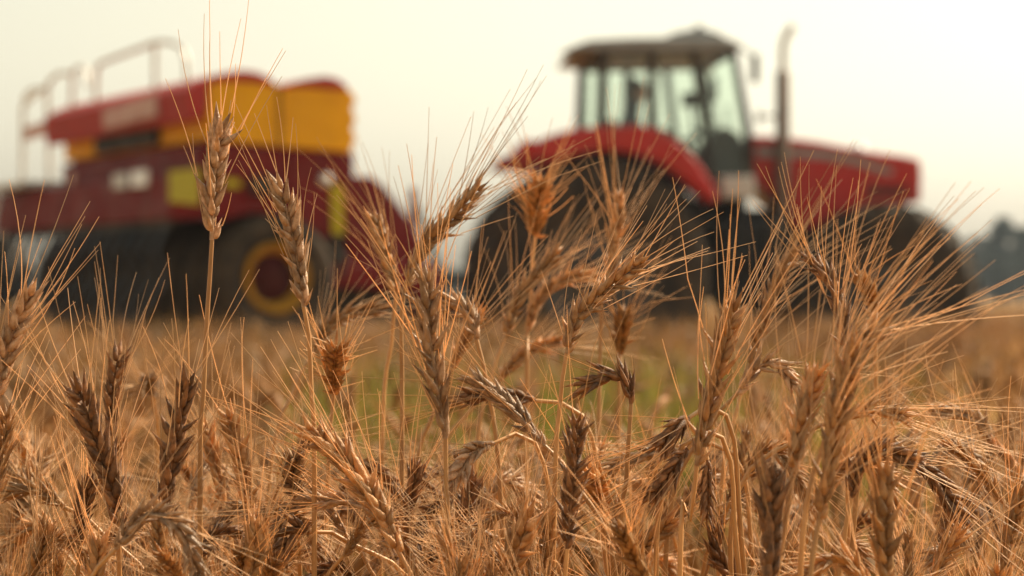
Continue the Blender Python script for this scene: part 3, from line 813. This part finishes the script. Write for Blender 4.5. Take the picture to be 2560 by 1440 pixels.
def stem_path(base, t0, ground, rg):
    t0 = unit(t0)
    if t0[2] > 0.25:
        p1 = base - t0 * 0.035; p2 = p1 - unit(t0 + np.array([0, 0, 0.8])) * 0.10
        pts = [ground, ground * 0.55 + p2 * 0.45 + np.append(rg.normal(0, 0.006, 2), 0), p2, p1, base]
    else:
        h = np.array([t0[0], t0[1], 0.0]); h = unit(h) if np.linalg.norm(h) > 1e-6 else np.array([1.0, 0, 0])
        p1 = base - t0 * 0.022 - h * 0.006; p2 = p1 - h * 0.022 - np.array([0, 0, 0.03]); p3 = p2 - h * 0.012 - np.array([0, 0, 0.12])
        pts = [ground, p3, p2, p1, base]
    return pts

def leaf_mesh(root, dirv, L, w, rg):
    n = 9; pts = []
    side = unit(np.cross(dirv, [0, 0, 1.0]) + 1e-6)
    V = []
    for u in np.linspace(0, 1, n):
        p = root + dirv * L * u + np.array([0, 0, -1.0]) * L * 0.55 * u * u
        ww = w * (math.sin(math.pi * min(1, 0.15 + u * 0.85)) ** 0.7) * 0.5
        tw = 2.2 * u * rg.random() + 0.3
        s2 = side * math.cos(tw) + np.array([0, 0, 1.0]) * math.sin(tw)
        V += [p - s2 * ww, p + np.array([0, 0, -0.12 * ww]), p + s2 * ww]
    F = [(i * 3 + k, i * 3 + k + 1, i * 3 + k + 4, i * 3 + k + 3) for i in range(n - 1) for k in range(2)]
    return np.array(V), np.array(F)

GROUP = "bearded wheat stalks in the near crop"
def stalk(label, ctrl, m, rg, ground=None, stem_extra=None, leaf=False, phi=0.5, **kw):
    """one wheat plant: stem, ear and its awns, rooted in the soil"""
    ctrl = [np.asarray(c, float) for c in ctrl]
    (VE, FE), AW, P, T = make_ear(ctrl, rg, phi, **kw)
    base, t0 = P[0], T[0]
    if ground is None:
        off = -np.array([t0[0], t0[1], 0]) * 0.06 + np.append(rg.normal(0, 0.02, 2), 0)
        if stem_extra: off = off * 0.4
        q = stem_extra[-1] if stem_extra else base
        ground = np.array([q[0] + off[0], q[1] + off[1], 0.0])
        if t0[2] <= 0.25 and not stem_extra:
            h = unit(np.array([t0[0], t0[1], 0.0])); ground[:2] -= h[:2] * 0.07
    if stem_extra: sp = [ground] + [np.asarray(e, float) for e in reversed(stem_extra)] + [base]
    else: sp = stem_path(base, t0, ground, rg)
    S, _ = smooth_path(sp, 36)
    r = np.interp(np.linspace(0, 1, 36), [0, 0.6, 0.93, 1], [0.0026, 0.0024, 0.0019, 0.0017])
    nodes = np.abs(np.linspace(0, 1, 36) - 0.52) < 0.02; r[nodes] *= 1.3
    VS, FS = tube_np(S, r, 8)
    g = np.array([ground[0], ground[1], 0.0])
    root = thing("wheat_stalk", label, "wheat", tuple(g), 0, GROUP)
    link("stem", np_mesh("stem", VS - g, FS), root, M['stem'])
    eo = link("ear", np_mesh("ear", VE - g, FE), root, M[m])
    if AW is not None: link("beard", np_mesh("beard", AW[0] - g, AW[1]), eo, M['awn'])
    if leaf:
        k = 20 + int(rg.integers(0, 10)); a = rg.uniform(0, 6.28)
        V, F = leaf_mesh(S[k], unit(np.array([math.cos(a), math.sin(a), 0.9])), rg.uniform(0.10, 0.18), 0.009, rg)
        link("leaf", np_mesh("leaf", V - g, F), root, M['leaf'])
    return root

G, B, Y = 'ear_gold', 'ear_brown', 'ear_grey'
# (label, ear pixels base->tip, depth at base, depth at tip, stem pixels below the ear, material, options)
HERO = [
 ("tall upright wheat stalk standing alone before the yellow hopper", [(530, 600), (533, 480), (550, 312)], 1.86, 1.86, [(528, 640), (516, 820), (508, 1000), (500, 1300)], Y, dict(phi=0.9, awn_p=0.70, awn_len=0.09, spread=0.8, size=1.2, flare=1.1)),
 ("wheat stalk with kinked neck before the seed drill's yellow wheel rim", [(760, 768), (738, 620), (700, 462)], 1.86, 1.86, [(768, 790), (773, 850), (779, 1000), (786, 1300)], Y, dict(phi=0.2, awn_p=0.62, awn_len=0.075, spread=1.0, size=1.15)),
 ("thick dull brown upright ear in front of the gap between the two machines", [(1114, 1095), (1092, 960), (1072, 820), (1068, 690)], 1.78, 1.76, [(1114, 1120), (1116, 1250), (1120, 1440)], Y, dict(phi=0.4, awn_p=0.95, awn_len=0.09, size=1.3)),
 ("golden ear bent up toward the sky gap between drill and tractor", [(1012, 715), (1060, 620), (1130, 545), (1198, 468)], 2.0, 2.03, [(1005, 740), (1003, 850), (1005, 1100)], G, dict(phi=0.6, awn_len=0.11, size=1.1, awn_p=0.95)),
 ("soft upright ear beside the bent one, before the drill's red front plate", [(990, 740), (965, 640), (938, 545)], 2.2, 2.22, [(985, 780), (975, 900), (955, 1150)], G, dict(wind=(-0.35, 0, 0.2), phi=0.4, awn_p=0.95, awn_len=0.09)),
 ("crisp golden ear leaning over the dark rear tyre of the tractor", [(1416, 885), (1440, 800), (1500, 735), (1605, 650)], 1.87, 1.90, [(1410, 905), (1402, 1000), (1385, 1300)], G, dict(phi=0.5, awn_len=0.085, awn_p=0.95, flare=1.15)),
 ("slim soft ear slanting upward before the tyre, next to the crisp golden one", [(1262, 845), (1300, 740), (1395, 630)], 2.3, 2.32, None, G, dict(phi=0.3, awn_len=0.09)),
 ("soft ear arching over level with the tractor's wheel hub", [(1318, 830), (1345, 755), (1410, 700), (1490, 690)], 2.35, 2.38, [(1316, 880), (1318, 1000)], G, dict(phi=0.2)),
 ("fuzzy round ear facing the camera before the top of the rear tyre", [(1338, 590), (1341, 525), (1350, 462)], 2.42, 2.375, [(1333, 610), (1326, 760), (1316, 960)], G, dict(size=1.3, phi=0.1, spread=1.6, flare=1.25, awn_p=0.95, awn_len=0.07, per_side=12)),
 ("soft upright knobbly ear before the middle of the rear tyre", [(1522, 720), (1538, 600), (1550, 490)], 2.3, 2.32, [(1515, 760), (1500, 900)], G, dict(phi=0.3, awn_len=0.10, awn_p=0.95, spread=1.3)),
 ("small bristly ear on a greyish neck below the tyre, against the stubble", [(1550, 885), (1555, 830), (1560, 782)], 2.35, 2.315, [(1552, 900), (1548, 1000)], G, dict(phi=0.1, spread=1.6, flare=1.2, per_side=11)),
 ("large brown ear standing before the tractor's front chassis", [(1742, 1165), (1768, 1040), (1800, 900), (1835, 765)], 1.75, 1.77, [(1740, 1190), (1725, 1300), (1700, 1440)], G, dict(phi=0.5, awn_len=0.10, size=1.3, awn_p=0.95)),
 ("kinked ear with dark blotches before the front axle of the tractor", [(2112, 880), (2105, 790), (2080, 710), (2022, 640)], 1.92, 1.95, [(2116, 900), (2120, 1000), (2120, 1250)], B, dict(phi=0.3, awn_len=0.09, awn_p=0.95, spread=1.3, wind=(0.25, 0, 0.3))),
 ("soft leaning ear just behind the dark blotched kinked one", [(1872, 925), (1910, 800), (1945, 700), (1990, 622)], 2.12, 2.15, None, G, dict(wind=(0.3, 0, 0.1), spread=1.4, phi=0.5, awn_len=0.11, awn_p=0.95)),
 ("drooping orange ear before the tread of the front tyre", [(2188, 800), (2180, 750), (2150, 690)], 2.15, 2.10, [(2190, 840), (2190, 1000)], G, dict(phi=0.2, awn_len=0.10, wind=(0.4, 0, 0))),
 ("tall blurred near ear rising through the crop under the front tyre", [(2048, 1300), (2075, 1140), (2110, 970), (2138, 860)], 1.60, 1.61, None, G, dict(phi=0.5, awn_len=0.135, size=1.1, wind=(0.5, 0, 0.05), spread=1.4)),
 ("blurred near ear crossing above the tall blurred one, tip to the tyre", [(2100, 985), (2130, 900), (2195, 815)], 1.64, 1.66, None, G, dict(phi=0.2, awn_len=0.145, wind=(0.65, 0, 0), spread=1.4, size=1.1)),
 ("pale blurred near ear beside the foot of the tall blurred one", [(1982, 1190), (2000, 1080), (2040, 930)], 1.62, 1.63, None, G, dict(phi=0.4, awn_len=0.09)),
 ("thick blurred near ear with a pale husk at its top, cut by the lower edge", [(1922, 1480), (1928, 1350), (1922, 1185)], 1.60, 1.61, None, B, dict(phi=0.5, size=1.15, awn_len=0.09)),
 ("blurred near ear low in the crop, below the dark hooked ear", [(2216, 1470), (2210, 1320), (2212, 1180)], 1.62, 1.62, None, G, dict(phi=0.4, size=1.1, awn_len=0.085)),
 ("dark brown leaning ear with gaping husks in the near crop under the drill", [(302, 1330), (275, 1200), (230, 1070), (196, 965)], 1.80, 1.80, [(302, 1360), (299, 1440)], B, dict(phi=0.1, flare=1.3, size=1.22, awn_len=0.085)),
 ("dark brown straight ear right beside the leaning gaping one", [(398, 1350), (418, 1210), (445, 1070), (470, 950)], 1.80, 1.80, None, B, dict(phi=0.8, size=1.18, awn_p=0.5)),
 ("small dark ear peeping out behind the leaning gaping one", [(280, 1090), (280, 990), (298, 880)], 2.0, 2.0, None, B, dict(phi=0.2)),
 ("golden upright ear with spread husks, third of the upright row under the drill", [(628, 1300), (612, 1200), (592, 1110), (570, 1035)], 1.95, 1.95, None, G, dict(phi=0.2, flare=1.25, awn_p=0.5)),
 ("broad golden ear sloping up from the lower edge beneath the kinked stalk", [(1000, 1385), (945, 1265), (870, 1160), (765, 1068)], 1.80, 1.82, None, G, dict(phi=0.5, size=1.15, awn_len=0.10, awn_p=0.95, flare=1.15)),
 ("ear leaning in from the frame's edge before the far corner of the drill", [(-6, 990), (22, 860), (78, 728)], 1.80, 1.80, None, Y, dict(phi=0.4, size=1.1, awn_len=0.085, wind=(0.1, 0, 0.1))),
 ("small round bristly ear on an orange neck between the kinked and thick stalks", [(834, 985), (835, 925), (840, 872)], 2.05, 2.00, [(834, 1005), (828, 1060), (818, 1250)], G, dict(size=1.25, phi=0.1, spread=1.6, flare=1.25, per_side=11, awn_len=0.05)),
 ("soft ear arching over below the yellow wheel rim", [(782, 885), (815, 825), (870, 785), (955, 770)], 2.25, 2.27, None, G, dict(phi=0.2, awn_len=0.08)),
 ("shiny ear curled over beside the thick dull brown one", [(1192, 850), (1178, 795), (1135, 762), (1092, 790)], 2.0, 2.0, None, Y, dict(phi=0.2, awn_p=0.35)),
 ("brown ear hooked over to a level tip in the open middle of the crop", [(1578, 1010), (1566, 955), (1525, 942), (1452, 968)], 1.86, 1.86, [(1576, 1040), (1566, 1200), (1555, 1440)], B, dict(phi=0.3, awn_len=0.08, awn_p=0.5)),
 ("pale ear sloping to an upper tip between thick brown and hooked ears", [(1362, 1115), (1300, 1040), (1240, 985), (1172, 942)], 1.90, 1.92, None, Y, dict(phi=0.4, awn_len=0.09)),
 ("dark ear lying almost level behind the pale sloping one", [(1340, 1002), (1250, 985), (1165, 992)], 2.02, 2.02, None, B, dict(phi=0.2)),
 ("dark spiky upright ear with a pale crown under the hooked brown one", [(1418, 1372), (1425, 1270), (1438, 1150), (1445, 1045)], 1.76, 1.76, None, B, dict(phi=0.3, flare=1.5, awn_p=0.4)),
 ("wide open ear at the lower edge beside the dark spiky one", [(1268, 1480), (1290, 1380), (1322, 1285)], 1.78, 1.78, None, G, dict(phi=0.1, flare=1.4, size=1.1)),
 ("grey shrivelled ear hanging next to the thick stalk's lower stem", [(1236, 1108), (1185, 1130), (1125, 1210)], 1.90, 1.88, None, Y, dict(phi=0.3, awn_p=0.4)),
 ("woolly pale round ear turned to the camera beside the sloping broad one", [(737, 1240), (732, 1190), (734, 1145)], 1.92, 1.875, None, Y, dict(phi=0.1, spread=1.6, flare=1.3, per_side=11, awn_len=0.035)),
 ("golden ear lying level near the frame's edge under the leaning-in ear", [(165, 1270), (95, 1225), (5, 1232)], 1.95, 1.95, None, G, dict(phi=0.2)),
 ("brown ear drooping down beside the large brown one's neck", [(1722, 1045), (1700, 1060), (1660, 1105)], 1.86, 1.85, None, B, dict(phi=0.2, awn_len=0.10, wind=(-0.4, 0, 0))),
 ("lower brown ear drooping beneath its drooping neighbour", [(1718, 1122), (1690, 1160), (1632, 1240)], 1.86, 1.85, None, B, dict(phi=0.2, awn_len=0.10, wind=(-0.3, 0, 0))),
 ("shiny ear lying level behind the drooping brown pair", [(1720, 1122), (1620, 1135), (1520, 1170)], 2.0, 2.0, None, Y, dict(phi=0.2)),
 ("dark comb-like ear bent over behind the blurred near ears", [(2128, 1245), (2142, 1175), (2200, 1130), (2295, 1150)], 1.85, 1.85, None, B, dict(phi=0.2, awn_len=0.07, wind=(0.2, 0, 0))),
 ("dark ear hanging down from a pale neck past the comb-like one", [(2285, 1145), (2340, 1200), (2405, 1300)], 1.90, 1.89, None, B, dict(phi=0.2, awn_p=0.5)),
 ("ear pointing level with long awns streaming to the frame's edge", [(2108, 1050), (2170, 1026), (2265, 1040)], 1.93, 1.93, None, G, dict(phi=0.2, awn_len=0.10, wind=(0.4, 0, -0.05), awn_p=0.95)),
 ("soft pale ear arched over alone before the bare stubble strip", [(2485, 1115), (2440, 1050), (2335, 1027)], 2.15, 2.15, None, Y, dict(phi=0.2, awn_len=0.08)),
 ("small grey ear hooked over low by the frame's corner", [(2448, 1400), (2425, 1352), (2328, 1395)], 1.92, 1.92, None, Y, dict(phi=0.2, awn_p=0.3)),
 ("upright ear half cut by the frame's edge above the corner", [(2500, 1450), (2525, 1340), (2552, 1230)], 1.92, 1.92, None, G, dict(phi=0.3)),
 ("bristly ear turned to the camera beside the dark spiky crown", [(1508, 1290), (1500, 1240), (1482, 1185)], 2.0, 1.95, None, G, dict(size=1.25, phi=0.1, spread=2.0, flare=1.4)),
 ("thin blackened ear close to the dark gaping one's foot", [(200, 1360), (205, 1290), (228, 1205)], 1.86, 1.86, None, B, dict(phi=0.3, size=0.9)),
 ("brown ear half hidden behind the thick stalk's lower stem", [(1158, 1340), (1168, 1270), (1184, 1205)], 1.97, 1.97, None, B, dict(phi=0.3)),
 ("small dark ear hanging straight down below the large brown one", [(1768, 1150), (1768, 1200), (1768, 1290)], 1.86, 1.86, None, B, dict(phi=0.3, size=0.85, awn_p=0.1)),
 ("brown ear low by the frame's edge under the leaning-in ear", [(-4, 1230), (6, 1130), (18, 1035)], 1.90, 1.90, None, G, dict(phi=0.4)),
 ("soft reddish ear behind the dark straight one", [(560, 1265), (540, 1170), (516, 1065)], 2.07, 2.07, None, G, dict(phi=0.3)),
 ("tiny pale round ear far back in the crop under the drill's tines", [(378, 985), (372, 965), (366, 945)], 2.5, 2.43, None, Y, dict(phi=0.1, spread=1.6, flare=1.25, per_side=10)),
 ("upright ear cut by the lower edge beneath the spread-husked one", [(622, 1470), (632, 1400), (640, 1315)], 1.76, 1.76, None, G, dict(phi=0.3)),
 ("dark ear drooping low beneath the woolly pale one", [(772, 1330), (740, 1325), (700, 1385)], 1.86, 1.85, None, B, dict(phi=0.2)),
 ("grey-streaked ear arched under the broad sloping one", [(955, 1330), (905, 1262), (818, 1250)], 1.86, 1.86, None, Y, dict(phi=0.3)),
 ("dull ear standing behind the broad sloping one's base", [(1012, 1340), (1022, 1260), (1045, 1165)], 1.92, 1.92, None, B, dict(phi=0.3)),
 ("ear lying level low between the thick stem and the wide open ear", [(1252, 1350), (1190, 1345), (1128, 1368)], 1.88, 1.88, None, Y, dict(phi=0.2)),
 ("ear slanting up low between the spiky and large brown ears", [(1562, 1425), (1612, 1360), (1680, 1300)], 1.92, 1.92, None, G, dict(phi=0.3)),
 ("upright ear just showing above the lower edge beneath the dark gaping one", [(238, 1490), (240, 1440), (245, 1365)], 1.78, 1.78, None, G, dict(phi=0.3)),
 ("soft slanting ear before the stubble under the rear tyre", [(1242, 955), (1310, 885), (1405, 848)], 2.4, 2.42, None, G, dict(phi=0.3)),
 ("ear curled over a frayed tip beside the large brown one", [(1842, 985), (1900, 915), (1945, 915), (1988, 968)], 1.96, 1.96, None, Y, dict(phi=0.2, awn_p=0.5)),
 ("soft leaning ear between the thick brown one and the slanting soft one", [(1128, 925), (1155, 860), (1198, 785)], 2.1, 2.1, None, G, dict(phi=0.3)),
 ("two-tone ear bending just above the lower edge under the wide frayed ears", [(1850, 1470), (1800, 1400), (1790, 1330)], 1.95, 1.95, None, B, dict(phi=0.3)),
 ("pale ear leaning low under the hanging dark one", [(2330, 1480), (2355, 1400), (2400, 1330)], 1.85, 1.85, None, G, dict(phi=0.3, wind=(0.2, 0, 0))),
 ("ear with tangled husks low under the level-lying golden one", [(60, 1480), (95, 1410), (110, 1330)], 1.85, 1.85, None, G, dict(phi=0.3)),
]
for i, (lab, px, d0, d1, sx, m, kw) in enumerate(HERO):
    rg = np.random.default_rng(100 + i)
    n = len(px)
    ctrl = [WP(u, v, d0 + (d1 - d0) * k / (n - 1)) for k, (u, v) in enumerate(px)]
    ex = [WP(u, v, d0) for u, v in sx] if sx else None
    stalk(lab, ctrl, m, rg, stem_extra=ex, leaf=False, **kw)

# ---- the rest of the near crop: copies of thirty plants, each standing on its own
LBL = {G: "plain golden wheat stalk lost in the crowded low mass of the near crop", B: "plain brown wheat stalk lost in the crowded low mass of the near crop", Y: "plain bleached wheat stalk lost in the crowded low mass of the near crop"}
protos = []
for k in range(30):
    rg = np.random.default_rng(700 + k)
    kind = k % 3
    h = 0.75
    lean = rg.uniform(-0.05, 0.05); L = rg.uniform(0.075, 0.10)
    if kind == 0: ctrl = [(lean, 0, h - L), (lean * 1.25, 0.003, h - L / 2), (lean * 1.6 + 0.008, 0, h)]
    elif kind == 1: ctrl = [(0.02, 0, h - L * 0.75), (0.045, 0, h - L * 0.35), (0.08, 0.01, h)]
    else: ctrl = [(0.03, 0, h - 0.03), (0.055, 0, h), (0.085, 0, h - 0.012), (0.10, 0.01, h - 0.05)]
    m = [G, G, Y, G, G, B, G, Y, G][k % 9]
    st = dict(phi=rg.uniform(0, 3), awn_p=rg.uniform(0.65, 0.95), awn_len=rg.uniform(0.055, 0.085), flare=rg.uniform(0.85, 1.5), spread=rg.uniform(0.9, 1.5), size=rg.uniform(0.82, 1.15))
    o = stalk("", ctrl, m, rg, leaf=(k % 3 == 0), **st)
    def tree_copy(src):
        c = src.copy(); COL.objects.link(c)
        for ch in src.children:
            cc = ch.copy(); COL.objects.link(cc); cc.parent = c
            for g in ch.children:
                gg = g.copy(); COL.objects.link(gg); gg.parent = cc
        return c
    protos.append((o, m))
fr_ = random.Random(77)
placed, tries = 0, 0
used = set()
while placed < 225 and tries < 5000:
    tries += 1
    d = 1.86 + 1.5 * fr_.random() ** 1.2 if placed > 30 else fr_.uniform(1.68, 1.9)
    u = fr_.uniform(-70, 2630)
    v = fr_.uniform(1075, 1450) if d > 1.95 else fr_.uniform(1240, 1500)
    z = HC + (CY - v) / FP * d
    sc = z / 0.75
    if not 0.72 < sc < 1.12: continue
    k = fr_.randrange(len(protos)); o, m = protos[k]
    c = o if k not in used else tree_copy(o)
    used.add(k)
    c.location = ((u - CX) / FP * d, d, 0)
    c.rotation_euler = (fr_.uniform(-0.05, 0.05), fr_.uniform(-0.06, 0.06), fr_.uniform(0, 6.28))
    s2 = sc * fr_.uniform(0.98, 1.02)
    c.scale = (s2, s2, sc)
    c["label"] = LBL[m]
    placed += 1

# ---- the crop beyond: too many to count, one mass
def far_crop():
    variants = []
    for k in range(14):
        rg = np.random.default_rng(40 + k)
        A = Acc()
        lean = rg.normal(0, 0.05, 2)
        top = np.array([lean[0], lean[1], 0.54])
        S, _ = smooth_path([(0, 0, 0), (lean[0] * 0.3, lean[1] * 0.3, 0.3), top], 5)
        A.add(*tube_np(S, np.full(5, 0.0022), 3))
        a = rg.uniform(0, 6.28); bend = rg.uniform(0.2, 1.0)
        tip = top + np.array([math.cos(a) * 0.06 * bend, math.sin(a) * 0.06 * bend, 0.085 * (1 - 0.8 * bend * bend)])
        E, _ = smooth_path([top, (top + tip) / 2 + np.array([0, 0, 0.012]), tip], 9)
        A.add(*tube_np(E, np.array([.004, .008, .0065, .009, .007, .009, .0065, .006, .002]), 5))
        dr = unit(tip - top)
        for q in range(12):
            b = E[3 + q % 6]; dd = unit(dr + rg.normal(0, 0.35, 3)); e = b + dd * rg.uniform(0.05, 0.09)
            w = unit(np.cross(dd, [0.3, 1, 0.2])) * 0.0008
            A.add(np.array([b - w, b + w, e + w * 0.4, e - w * 0.4]), np.array([[0, 1, 2, 3]]))
        lf = unit(np.array([math.cos(a + 2), math.sin(a + 2), 0.7]))
        A.add(*leaf_mesh(S[2], lf, 0.16, 0.010, rg))
        variants.append(A.get())
    acc = Acc()
    rg = np.random.default_rng(9)
    foot = []   # machines press or shade the crop where they stand
    def blocked(x, y):
        lx = TF.c * (x - TF.o[0]) + TF.s * (y - TF.o[1]); ly = -TF.s * (x - TF.o[0]) + TF.c * (y - TF.o[1])
        if -1.2 < lx < 3.8 and abs(ly) < 1.3: return True
        lx = SF.c * (x - SF.o[0]) + SF.s * (y - SF.o[1]); ly = -SF.s * (x - SF.o[0]) + SF.c * (y - SF.o[1])
        return -0.7 < lx < 2.2 and -0.1 < ly < 4.4
    for d0, d1, dens in ((2.5, 4.2, 150), (4.2, 9.0, 95), (9.0, 24.0, 42), (24.0, 60.0, 7)):
        wd = 0.42 if d1 < 5 else 0.30; area = wd * (d1 * d1 - d0 * d0); n = int(area * dens)
        for _ in range(n):
            y = math.sqrt(rg.uniform(d0 * d0, d1 * d1)); x = rg.uniform(-wd, wd) * y
            if blocked(x, y): continue
            patch = math.sin(x * 1.7 + 0.6 * y) * math.sin(y * 1.1 - 0.5 * x)
            if 8.0 < y < 20 and patch > 0.55 and rg.random() < 0.6: continue
            if ((x - 1.75) / 0.75) ** 2 + ((y - 6.9) / 0.75) ** 2 < 1: continue
            if y > 6 and abs(((0.95 * x - 0.32 * (y - 11)) % 4.2) - 2.1) < 0.24: continue
            if 4.9 < y < 7.4 and math.sin(x * 2.3 + 1.1) + 0.7 * math.sin(x * 5.1 + y * 1.7) > 0.15 and rg.random() < 0.8: continue
            V, F = variants[int(rg.integers(0, 14))]
            a = rg.uniform(0, 6.28); s = rg.uniform(0.86, 1.12) if y > 4.2 else rg.uniform(0.74, 0.97)
            ca, sa = math.cos(a) * s, math.sin(a) * s
            W = np.stack([V[:, 0] * ca - V[:, 1] * sa + x, V[:, 0] * sa + V[:, 1] * ca + y, V[:, 2] * s], 1)
            acc.add(W, F)
    V, F = acc.get()
    o = link("wheat_crop", np_mesh("wheat_crop", V, F), None, M['field'])
    o["kind"] = "stuff"; o["category"] = "crop"; o["label"] = "blurred golden crop stretching back from the near stalks to the machines"
    # green weeds and grass between
    acc = Acc()
    for _ in range(4300):
        y = rg.uniform(5.0, 7.6); x = rg.uniform(-0.27, 0.27) * y
        w = math.sin(x * 2.3 + 1.1) + 0.7 * math.sin(x * 5.1 + y * 1.7)
        if w < 0.35: continue
        h = rg.uniform(0.50, 0.70); a = rg.uniform(0, 6.28); ln = rg.uniform(0.05, 0.16)
        p0 = np.array([x, y, 0]); p1 = p0 + np.array([math.cos(a) * ln * 0.3, math.sin(a) * ln * 0.3, h * 0.6]); p2 = p0 + np.array([math.cos(a) * ln, math.sin(a) * ln, h])
        wv = np.array([-math.sin(a), math.cos(a), 0]) * 0.0045
        acc.add(np.array([p0 - wv, p0 + wv, p1 + wv, p1 - wv, p2 + wv * 0.15, p2 - wv * 0.15]), np.array([[0, 1, 2, 3], [3, 2, 4, 5]]))
    V, F = acc.get()
    o = link("grass", np_mesh("grass", V, F), None, M['green'])
    o["kind"] = "stuff"; o["category"] = "grass"; o["label"] = "green grass showing between the near stalks and the far crop"
far_crop()

# ------------------------------------------------------------------ far trees
def tree_proto(seed, H, Wd, conic):
    rg = np.random.default_rng(seed)
    tr = Acc()
    S, _ = smooth_path([(0, 0, 0), (0.1, 0.05, H * 0.4), (0.05, 0, H * 0.85)], 8)
    tr.add(*tube_np(S, np.linspace(0.022 * H, 0.004 * H, 8), 8))
    limbs = []
    for k in range(9):
        b = S[2 + k % 5]; a = k * 2.4 + rg.uniform(-.4, .4); l = Wd * rg.uniform(0.5, 0.95)
        e = b + np.array([math.cos(a) * l, math.sin(a) * l, l * rg.uniform(0.3, 0.9)])
        Q, _ = smooth_path([b, (b + e) / 2 + np.array([0, 0, 0.1 * l]), e], 5)
        tr.add(*tube_np(Q, np.linspace(0.008 * H, 0.002 * H, 5), 5)); limbs.append(e)
    cr = Acc()
    clumps = []
    for k in range(46):
        z = rg.uniform(0.22, 1.0)
        rad = Wd * ((1.05 - z) if conic else math.sin(math.pi * (0.15 + 0.8 * z)) ** 0.6) * rg.uniform(0.3, 1.0)
        a = rg.uniform(0, 6.28)
        clumps.append((np.array([math.cos(a) * rad, math.sin(a) * rad, z * H * 0.96]), rg.uniform(0.10, 0.2) * Wd * 2))
    for c, r in clumps:
        for q in range(34):
            v = rg.normal(0, 1, 3); v = v / np.linalg.norm(v) * r * rg.uniform(0.5, 1.0) * np.array([1, 1, 0.75])
            p = c + v; nrm = unit(v + rg.normal(0, 0.5, 3) * r); t1 = unit(np.cross(nrm, rg.normal(0, 1, 3))); t2 = np.cross(nrm, t1)
            s = rg.uniform(0.14, 0.30)
            cr.add(np.array([p - t1 * s, p - t2 * s * 0.6, p + t1 * s, p + t2 * s * 0.6]), np.array([[0, 1, 2, 3]]))
    return np_mesh("trunk", *tr.get()), np_mesh("crown", *cr.get())
TP = [tree_proto(1, 6.0, 2.3, False), tree_proto(2, 6.0, 1.6, True), tree_proto(3, 6.0, 2.7, False)]
for t, c in TP: t.materials.append(M['bark']); c.materials.append(M['foliage'])
TREES = [(2448, 588, 150, 0), (2505, 538, 152, 1), (2560, 562, 150, 2), (2400, 650, 150, 0), (2340, 672, 155, 2), (2270, 672, 158, 0), (2190, 668, 160, 2), (2110, 675, 158, 0),
         (2030, 670, 162, 1), (1950, 678, 160, 0), (1870, 672, 158, 2), (1790, 676, 162, 0), (1700, 672, 160, 2), (1610, 678, 160, 0), (1190, 655, 158, 0), (1125, 668, 160, 2), (1055, 662, 162, 0), (1255, 668, 162, 1),
         (985, 680, 160, 2), (1330, 670, 160, 0), (1400, 675, 165, 2), (1480, 672, 160, 0), (1545, 675, 165, 1), (2475, 640, 145, 2), (2540, 640, 146, 0)]
TL = ["rounded tree with a notch of sky beside it, first past the front tyre", "tall pointed tree rising highest at the field's far side", "broad tree half cut by the frame's edge", "low bushy tree showing just past the front tyre's tread"]
for i, (u, v, d, k) in enumerate(TREES):
    hgt = HC + (CY - v) / FP * d
    lab = TL[i] if i < 4 else ("dark bushy tree low in front of the taller trees past the front tyre" if i in (23, 24) else "dark far tree in the row seen under and between the machines")
    r = thing("tree", lab, "tree", ((u - CX) / FP * d, d, 0), i * 1.7, "trees on the far side of the field")
    s = hgt / 6.0; r.scale = (s * 1.15, s * 1.15, s)
    link("trunk", TP[k][0], r); link("crown", TP[k][1], r)

# ------------------------------------------------------------------ air
def haze():
    m = bpy.data.materials.new("haze"); m.use_nodes = True
    n, l = m.node_tree.nodes, m.node_tree.links
    n.remove(n["Principled BSDF"])
    v = n.new("ShaderNodeVolumePrincipled")
    v.inputs["Color"].default_value = (0.72, 0.84, 0.98, 1); v.inputs["Density"].default_value = 0.0004; v.inputs["Anisotropy"].default_value = 0.35
    l.new(v.outputs[0], n["Material Output"].inputs["Volume"])
    o = MB().box(-220, 220, -20, 230, -1.0, 16).build("haze", m)
    o["kind"] = "stuff"; o["category"] = "haze"; o["label"] = "thin pale air between the near crop and the far trees"
haze()
